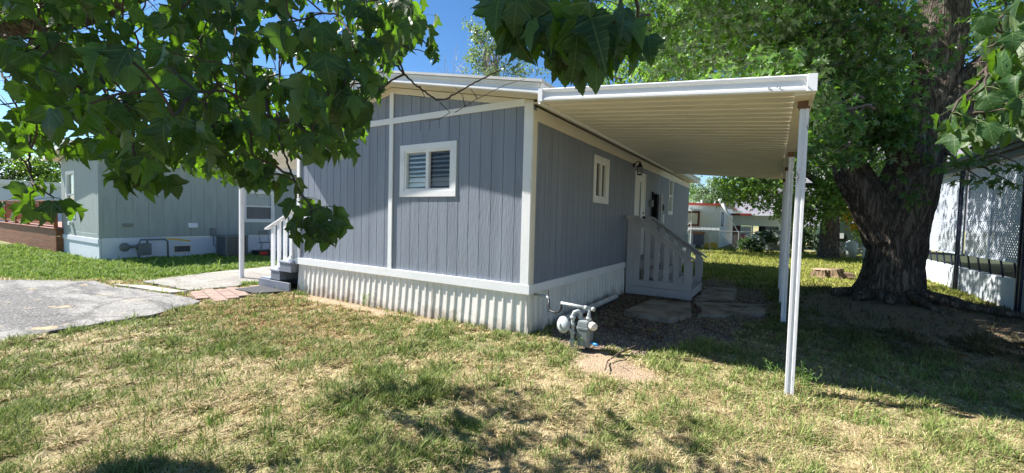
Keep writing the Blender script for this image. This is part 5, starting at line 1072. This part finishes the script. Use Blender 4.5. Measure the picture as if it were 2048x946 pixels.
MAIN = [(-40, -40), (860, -40), (850, 30), (865, 95), (830, 100), (780, 110), (755, 170), (735, 245), (690, 285), (610, 300), (540, 325), (500, 320), (430, 330), (370, 320), (300, 330), (235, 300), (190, 290), (120, 280), (0, 280), (-40, 270)]
nodesA = fill(MAIN, 265, 1.75, 3.3, .9)+fill([(0, 60), (330, 60), (420, 200), (330, 250), (60, 230)], 5, 1.15, 1.5)+fill([(480, 60), (720, 40), (740, 190), (560, 240), (480, 200)], 7, 1.4, 1.8)
nodesB = fill([(330, 170), (480, 120), (700, 150), (735, 260), (690, 290), (560, 290), (470, 350), (400, 345), (340, 300)], 105, 3.0, 4.6)+fill([(760, 20), (840, 20), (862, 110), (790, 120)], 14, 2.6, 3.4)+fill([(600, 60), (760, 60), (780, 140), (640, 160)], 18, 3.0, 4.2)
nodesC = [at(*p) for p in ((62, 365, 2.2), (50, 395, 2.25), (108, 395, 2.1))]+[at(*p) for p in ((610, 395, 2.1), (640, 415, 2.0), (620, 425, 2.0), (655, 425, 2.0), (632, 440, 2.0))]+[at(*p) for p in ((270, 330, 1.9), (300, 340, 1.9), (505, 335, 2.1), (535, 345, 2.1), (560, 350, 2.1))]
nodesD = [at(*p) for p in ((955, -40, 1.25), (1015, -15, 1.2), (1050, 10, 1.1), (1085, 0, 1.05), (1130, 5, 1.0), (1150, 45, 1.0), (1195, 0, .98), (1240, 20, 1.0), (1275, 35, 1.05), (1300, 30, 1.1), (1180, 60, 1.05), (1060, 30, 1.15), (1110, 40, 1.1), (1225, 60, 1.05), (1030, 40, 1.15), (1140, 20, 1.2), (1165, 30, 1.1), (1210, 30, 1.15), (1100, -20, 1.2), (1190, 90, 1.05))]
nodesE = fill([(1950, -20), (2090, -20), (2090, 240), (2000, 230), (1930, 215), (1935, 120)], 26, 1.75, 2.4)+[at(*p) for p in ((1905, 225, 1.9), (1930, 235, 1.9), (1960, 225, 1.9), (1985, 245, 1.9))]
tips = []
for batch, big, reg in ((nodesA, 1.0, 'A'), (nodesB, .92, 'A'), (nodesC, .95, ''), (nodesD, 1.06, 'D'), (nodesE, 1.0, 'E')):
    batch = sorted(batch, key=lambda p: min(np.linalg.norm(np.array(pos[nl:])-p, axis=1)))
    for p in batch:
        d = np.linalg.norm(np.array(pos)-p, axis=1); d[[i for i in range(len(pos)) if pos[i][2] < p[2]-.25]] += .4
        k = int(np.argmin(d)); par_ = k
        if d[k] > .3:
            m = pos[k]*.5+p*.5+np.array([0, 0, .04]); par_ = add(m, k)
        tips.append((add(p, par_), big, reg))
wgt = np.ones(len(pos))
for i in range(len(pos)-1, -1, -1):
    if par[i] is not None: wgt[par[i]] += wgt[i]*.6
mb = MB()
for i in range(len(pos)):
    if par[i] is None: continue
    a, b_ = pos[par[i]], pos[i]
    if np.linalg.norm(a-b_) < 1e-4: continue
    ra = min(.0022+.0016*math.sqrt(wgt[par[i]]), .03); rb = min(.0018+.0016*math.sqrt(wgt[i]), .03); mb.tube(bez(a, b_, .03, 5, .03), np.linspace(ra, rb, 5), 6, cap=False)
OUT_A = [(-80, -80), (880, -80), (862, 20), (885, 80), (890, 125), (870, 142), (830, 108), (795, 135), (772, 170), (765, 220), (747, 260), (745, 312), (715, 340), (650, 350), (610, 352), (590, 400), (548, 360), (505, 388), (470, 395), (410, 380), (380, 352), (350, 348), (310, 410), (290, 402), (245, 412), (235, 362), (210, 348), (150, 348), (130, 382), (75, 345), (20, 335), (-80, 335)]
OUT_D = [(925, -80), (1330, -80), (1318, 110), (1300, 150), (1240, 160), (1205, 192), (1170, 212), (1110, 182), (1060, 132), (990, 122), (984, 58), (940, 55)]
OUT_E = [(1930, -80), (2200, -80), (2200, 330), (2010, 305), (1900, 320), (1860, 270), (1880, 205), (1950, 170)]
HOLES = [[(272, -20), (338, -20), (334, 44), (285, 50)], [(-40, 52), (40, 52), (42, 84), (-40, 84)], [(-40, 112), (18, 118), (42, 200), (38, 235), (-40, 250)], [(435, 120), (470, 130), (455, 160), (435, 150)], [(530, 180), (556, 190), (550, 226), (532, 215)], [(360, 60), (385, 60), (385, 85), (360, 85)], [(690, 150), (730, 150), (722, 190), (690, 180)], [(640, 15), (690, 15), (690, 42), (640, 42)], [(845, 20), (872, 10), (868, 60), (850, 70)]]
Pp = []; Tt = []; Nn = []; Ss = []; pet = MB()
for (i, big, reg) in tips:
    p = pos[i]; n = rng.integers(5, 8); a0 = rng.random()*6.28
    out = p-pos[par[i]]; out = out/(np.linalg.norm(out)+1e-6)
    for k in range(n):
        a = a0+k*2.4; hd = np.array([math.cos(a), math.sin(a), 0]); pd = unit(hd*.8+out*.4+np.array([0, 0, .1-.5*rng.random()])); L2 = (.05+.06*rng.random())*big
        b_ = p+pd*L2+np.array([0, 0, -.012]); s = (.062+.056*rng.random())*big
        t = unit(hd*(.05+.4*rng.random())+np.array([0, 0, -1.0])+rng.normal(size=3)*.24); nn = unit(hd+np.array([0, 0, .25])+rng.normal(size=3)*.35)
        if reg:
            qx, qy, _ = view(np.array([b_+t*s*.5, b_+t*s, b_])); po_ = {'A': OUT_A, 'D': OUT_D, 'E': OUT_E}[reg]
            if not inpoly(qx, qy, po_)[:2].all() or any(inpoly(qx, qy, h_)[0] for h_ in HOLES): continue
        Pp.append(b_); Tt.append(t); Nn.append(nn); Ss.append(s); pet.tube([p, (p+b_)/2+np.array([0, 0, .006]), b_], .0011, 4, cap=False)
# bare dead twigs over the gable
for pts in ([(880, 205, 2.1), (900, 225, 2.1), (880, 238, 2.08), (850, 243, 2.05)], [(910, 225, 2.1), (950, 200, 2.1), (1010, 170, 2.12), (1050, 158, 2.15)], [(840, 172, 2.1), (850, 195, 2.08), (815, 190, 2.05)], [(930, 215, 2.1), (925, 190, 2.1), (910, 175, 2.08)], [(955, 198, 2.1), (940, 175, 2.1)], [(250, 60, 2.9), (300, 40, 2.6), (320, 62, 2.5)], [(1, 190, 2.6), (40, 240, 2.5), (15, 300, 2.5)], [(290, 0, 2.9), (330, 45, 2.8), (345, 60, 2.8)]):
    Q = [at(*q) for q in pts]; mb.tube(Q, np.linspace(.0026, .001, len(Q)), 5)
obj('twig', mb, TWIG, fm, True); obj('petiole', pet, mat('petiole_green', (.12, .16, .05), .6), fm)
lo_ = leaves('crown', np.array(Pp), np.array(Tt), np.array(Nn), np.array(Ss), NEAR_T, LEAF_NEAR, fm, None, True); lo_.data.polygons.foreach_set('use_smooth', [True]*len(lo_.data.polygons))
# more of the same crown higher up and behind the camera
C = np.concatenate([blob(60, (-5.5, -1.6, 5.2), (2.6, 2.2, 1.6), .4), blob(100, (-3.1, .1, 4.0), (1.8, .9, .7), .1), blob(16, (-1.9, .3, 3.9), (1.0, .5, .4), .3)])
gp = C+SUN*(C[:, 2:3]/1.67); gx_, gy_, gd_ = view(gp); C = C[~((gd_ > .5) & (gx_ > -150) & (gx_ < 1000) & (gy_ < PH+90))]
crown('upper_crown', C, .45, 22, .12, NEAR_T[:3], LEAF_NEAR, fm, .6)

# ------------------------------------------------------------------ grass, gravel, litter
def blades(name, n, box, depth0, hmin, hmax, wdt, label, powr=1.2, filt=None):
    x = box[0]+(box[1]-box[0])*rng.random(n); y = box[2]+(box[3]-box[2])*rng.random(n)
    vx, vy, d = view(np.stack([x, y, np.zeros(n)], 1)); keep = (d > .45) & (vx > -650) & (vx < PW+500) & (vy < PH+650)
    keep &= rng.random(n) < np.clip((depth0/np.maximum(d, .1))**powr, 0, 1)
    x, y, d = x[keep], y[keep], d[keep]
    ok = ~zone(*wob(x, y, .16)); inside = ((x > X0-.0) & (x < X1+.03) & (y > Y0-.06) & (y < Y1)) | ((x < nx1+.03) & (y > ny0-.02)) | ((x > 4.2) & (y < 26.5))
    steps_ = ((x > -2.9) & (x < -1.38) & (y > 9.4) & (y < 11.1)) | ((x > -9.55) & (x < -8.3) & (y > 4.88) & (y < 6.4)) | ((x > -17.5) & (x < -14.2) & (y > 8.3)) | (np.hypot(x-2.3, y-12.3) < .8) | (np.hypot(x-1.5, y-16.6) < .42)
    matp = inpoly(x, y, [(-9.31, 4.31), (-8.57, 4.33), (-8.34, 4.8), (-9.36, 4.86)])
    for poly in ([(-2.12, 7.21), (-1.38, 7.03), (-1.12, 7.75), (-1.33, 8.75), (-2.03, 8.6)], [(-1.08, 7.95), (-.02, 8.75), (-.16, 9.8), (-1.24, 9.2)], [(-1.38, 9.5), (-.66, 10.0), (-.8, 11.9), (-1.4, 11.4)]): matp |= inpoly(x, y, poly)
    ok &= ~inside & ~steps_ & ~matp
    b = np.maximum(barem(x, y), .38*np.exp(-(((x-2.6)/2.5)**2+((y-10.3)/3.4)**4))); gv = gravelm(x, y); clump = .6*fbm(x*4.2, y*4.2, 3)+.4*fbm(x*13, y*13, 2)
    pr = np.clip(1.2*(1-1.1*b), .03, 1)*np.where(b > .5, .25, 1)*np.where(gv, .05, 1)*np.clip(.22+1.3*sm(.33, .58, clump), 0, 1)
    ok &= rng.random(len(x)) < pr
    if filt is not None: ok &= filt(x, y)
    x, y, d, clump = x[ok], y[ok], d[ok], clump[ok]; n = len(x); gmask = greenm(x, y)
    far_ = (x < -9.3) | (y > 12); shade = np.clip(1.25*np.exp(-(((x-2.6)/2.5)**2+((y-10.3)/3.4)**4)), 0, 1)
    isg = rng.random(n) < np.where(far_, .15+.75*gmask, .10+.62*gmask)
    h = (hmin+(hmax-hmin)*rng.random(n)**1.6)*(.45+1.05*sm(.35, .65, clump))*np.where(isg, 1.05, .62)
    tall = (rng.random(n) < .012) & isg; h = np.where(tall, h*2.1, h)
    a = rng.random(n)*6.283; lean = np.where(isg, .3+.9*rng.random(n), .7+2.2*rng.random(n))*h; dx, dy = np.cos(a)*lean, np.sin(a)*lean
    w = wdt*(.6+.8*rng.random(n))*np.clip(d/3.2, .8, 4.0); wx, wy = -np.sin(a)*w/2, np.cos(a)*w/2
    z = gz(x, y)-.006; r = rng.random((n, 1)); r2 = rng.random((n, 1))
    cg = np.array([.085, .15, .026])*(1-r)+np.array([.34, .39, .12])*r; cs = np.array([.43, .32, .15])*(1-r2)+np.array([.86, .74, .47])*r2
    brown = sm(-3.4, -5.6, x)*sm(2.2, 3.3, y); cs = cs*(1-.6*brown[:, None])+.6*brown[:, None]*np.array([.46, .27, .11])
    lush = (((x < -9.3) & (y > 2)) | ((y > 13) & (x > -3)))[:, None]
    cg = np.where(lush, cg*np.where((y > 13)[:, None], np.array([1.3, 1.15, .8]), np.array([1.05, 1.22, .8])), cg)
    cs = cs*.88; colr = np.where(isg[:, None], cg, cs)*(.75+.5*rng.random((n, 1))); worn_shade = colr*.22+np.array([.075, .055, .037])*.45; colr = colr*(1-shade[:, None])+worn_shade*shade[:, None]  # worn turf tint also carries painted shade of maple and carport
    V = np.empty((n, 5, 3), np.float32); mz = .6
    V[:, 0] = np.stack([x-wx, y-wy, z], 1); V[:, 1] = np.stack([x+wx, y+wy, z], 1)
    V[:, 2] = np.stack([x+dx*.35+wx*.75, y+dy*.35+wy*.75, z+h*mz], 1); V[:, 3] = np.stack([x+dx*.35-wx*.75, y+dy*.35-wy*.75, z+h*mz], 1)
    V[:, 4] = np.stack([x+dx, y+dy, z+h*np.where(isg, 1.0, .85)], 1)
    o = np.arange(n)*5; F = np.concatenate([np.stack([o, o+1, o+2], 1), np.stack([o, o+2, o+3], 1), np.stack([o+3, o+2, o+4], 1)])
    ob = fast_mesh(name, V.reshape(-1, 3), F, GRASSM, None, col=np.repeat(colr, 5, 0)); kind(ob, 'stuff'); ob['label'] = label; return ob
GRASSM = attr_mat('grass_blade', 'col', .6, .3, 0, 60, 0)
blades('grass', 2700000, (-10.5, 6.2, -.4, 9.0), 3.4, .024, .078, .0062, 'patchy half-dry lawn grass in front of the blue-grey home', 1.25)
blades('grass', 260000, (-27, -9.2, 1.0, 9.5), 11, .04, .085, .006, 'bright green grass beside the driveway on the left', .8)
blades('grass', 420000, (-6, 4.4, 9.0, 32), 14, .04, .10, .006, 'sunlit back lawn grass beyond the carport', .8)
# longer green tufts standing out of the lawn
nt2 = 620; tx = -8.5+13*rng.random(nt2); ty = .6+6.5*rng.random(nt2); okt = (fbm(tx*.9+30, ty*.9, 3) > .44) & ~zone(tx, ty) & ~((tx < X1+.1) & (ty > 4.95)) & ~gravelm(tx, ty); tx, ty = tx[okt], ty[okt]; nt2 = len(tx); per = 34
bx = np.repeat(tx, per)+rng.normal(size=nt2*per)*.045; by = np.repeat(ty, per)+rng.normal(size=nt2*per)*.045; n = len(bx); a = rng.random(n)*6.283; h = (.05+.07*rng.random(n))*np.repeat(.6+.6*rng.random(nt2), per); ln = h*(.15+.7*rng.random(n)); dx, dy = np.cos(a)*ln, np.sin(a)*ln; w = .0062; wx, wy = -np.sin(a)*w/2, np.cos(a)*w/2; z = gz(bx, by)-.006
V = np.empty((n, 5, 3), np.float32); V[:, 0] = np.stack([bx-wx, by-wy, z], 1); V[:, 1] = np.stack([bx+wx, by+wy, z], 1); V[:, 2] = np.stack([bx+dx*.35+wx*.8, by+dy*.35+wy*.8, z+h*.6], 1); V[:, 3] = np.stack([bx+dx*.35-wx*.8, by+dy*.35-wy*.8, z+h*.6], 1); V[:, 4] = np.stack([bx+dx, by+dy, z+h], 1)
o = np.arange(n)*5; r = rng.random((n, 1)); cg = np.array([.07, .15, .022])*(1-r)+np.array([.25, .37, .08])*r
ob = kind(fast_mesh('grass', V.reshape(-1, 3), np.concatenate([np.stack([o, o+1, o+2], 1), np.stack([o, o+2, o+3], 1), np.stack([o+3, o+2, o+4], 1)]), GRASSM, None, col=np.repeat(cg, 5, 0)), 'stuff'); ob['label'] = 'longer green tufts scattered through the front lawn'
# pebbles
n = 26000; x = -2.9+3.1*rng.random(n); y = 5.0+8*rng.random(n)*rng.random(n)**.5; ok = gravelm(x, y) & ~((x > -2.9) & (x < -1.38) & (y > 9.4) & (y < 11.1)) & ~inpoly(x, y, [(-2.12, 7.21), (-1.38, 7.03), (-1.12, 7.75), (-1.33, 8.75), (-2.03, 8.6)]) & ~inpoly(x, y, [(-1.08, 7.95), (-.02, 8.75), (-.16, 9.8), (-1.24, 9.2)]); x, y = x[ok], y[ok]; n = len(x)
octv = np.array([(1, 0, 0), (-1, 0, 0), (0, 1, 0), (0, -1, 0), (0, 0, 1), (0, 0, -1)], float); octf = np.array([(0, 2, 4), (2, 1, 4), (1, 3, 4), (3, 0, 4), (2, 0, 5), (1, 2, 5), (3, 1, 5), (0, 3, 5)])
s = (.006+.012*rng.random(n)**2); V = np.stack([x, y, gz(x, y)+s*.2], 1)[:, None]+octv[None]*s[:, None, None]*(.6+.8*rng.random((n, 6, 1)))
F = (octf[None]+(np.arange(n)*6)[:, None, None]).reshape(-1, 3); cc = (.12+.28*rng.random((n, 1)))*np.array([1.0, .80, .66])
o = kind(fast_mesh('gravel', V.reshape(-1, 3), F, attr_mat('pebble', 'col', .9, 0, 0, 60, 0), None, col=np.repeat(cc, 6, 0)), 'stuff'); o['label'] = 'fine grey gravel under the carport'
# leaf litter
n = 2600; x = np.concatenate([-2.75+1.5*rng.random(n//2), -1.5+6*rng.random(n//2)]); y = np.concatenate([6+4*rng.random(n//2), 5.5+7*rng.random(n//2)])
ok = ~((x > 4.2)) & ~((x > -2.9) & (x < -1.38) & (y > 9.4) & (y < 11.1)); x, y = x[ok], y[ok]; n = len(x)
N_ = rng.normal(size=(n, 3))*.5; N_[:, 2] += 1; T_ = rng.normal(size=(n, 3)); T_[:, 2] *= .2
o = leaves('leaf_litter', np.stack([x, y, gz(x, y)+.018], 1), T_, N_, .03+.04*rng.random(n), OVAL_T, leaf_mat('dry_leaf', (.17, .085, .05), (.2, .12, .07), (.2, .1, .04), .8, .15), None); kind(o, 'stuff'); o['label'] = 'brown dry leaves scattered under the carport and maple'
# sticks on the ground
SL = ['thin dark stick lying on the gravel nearest the gas meter', 'long dark stick on the gravel behind the gas meter', 'short twig on the gravel in the middle of the carport', 'crooked twig lying on the flat concrete slab', 'curved twig sticking out of the bare soil right of the gas meter', 'pale stick in the shade under the big maple']
for lab, pts in zip(SL, ([(1210, 655), (1235, 668), (1262, 674)], [(1228, 652), (1270, 662), (1320, 678)], [(1405, 655), (1430, 665), (1450, 670)], [(1462, 612), (1480, 616), (1495, 613), (1480, 622)], [(1272, 692), (1240, 708), (1215, 722), (1210, 740)], [(1765, 680), (1790, 685), (1820, 690)])):
    P = [onZ(a, b_, .02) for a, b_ in pts]; P[1][2] += .02; mb = MB(); mb.tube(P, np.linspace(.012, .006, len(P)), 6); tag(obj('stick', mb, STICK, None, True), lab, 'stick', 'sticks on the ground')
# weeds round the near post and elsewhere
THIN_T = [leaf_template([(0, 0), (.10, .2), (.12, .45), (.07, .8), (0, 1.2)], [0, .5, 1.2], .2, .3, 0)]
def weed(label, p, n, h, spread):
    t = thing('weed', label, 'weed', tuple(p), 'weeds in the lawn'); p = np.array(p, float); mb = MB(); tips_ = []
    for k in range(n):
        a = rng.random()*6.28; q = p+np.array([math.cos(a)*spread*rng.random(), math.sin(a)*spread*rng.random(), h*(.55+.45*rng.random())]); b_ = p+(q-p)*np.array([.3, .3, 0])+np.array([0, 0, gz(np.array([p[0]]), np.array([p[1]]))[0]-.01-p[2]]); P = bez(b_, q, .0, 5, .04); mb.tube(P, np.linspace(.0022, .001, 5), 4); tips_ += [P[2], P[3], P[4], (P[3]+P[4])/2]
    obj('stem', mb, mat('weed_stem', (.12, .2, .05), .7), t); tips_ = np.array(tips_); m = len(tips_)*2; PP = np.repeat(tips_, 2, 0); TT = rng.normal(size=(m, 3)); TT[:, 2] += .4; NN = rng.normal(size=(m, 3)); NN[:, 2] += .8
    leaves('foliage', PP, TT, NN, .02+.03*rng.random(m), THIN_T, LEAF_BR, t)
weed('tall leafy weed growing right of the near carport post', (.36, 5.02, 0), 9, .24, .16)
weed('thin seedy weed growing left of the near carport post', (.03, 5.0, 0), 5, .28, .12)
weed('low weed at the foot of the front skirting', (-6.1, 4.93, 0), 7, .22, .12)
weed('thin weed in front of the grey gas meter', (-2.0, 4.78, 0), 4, .2, .1)
weed('leafy tuft at the shade edge under the carport', (-.75, 5.95, 0), 8, .18, .15)
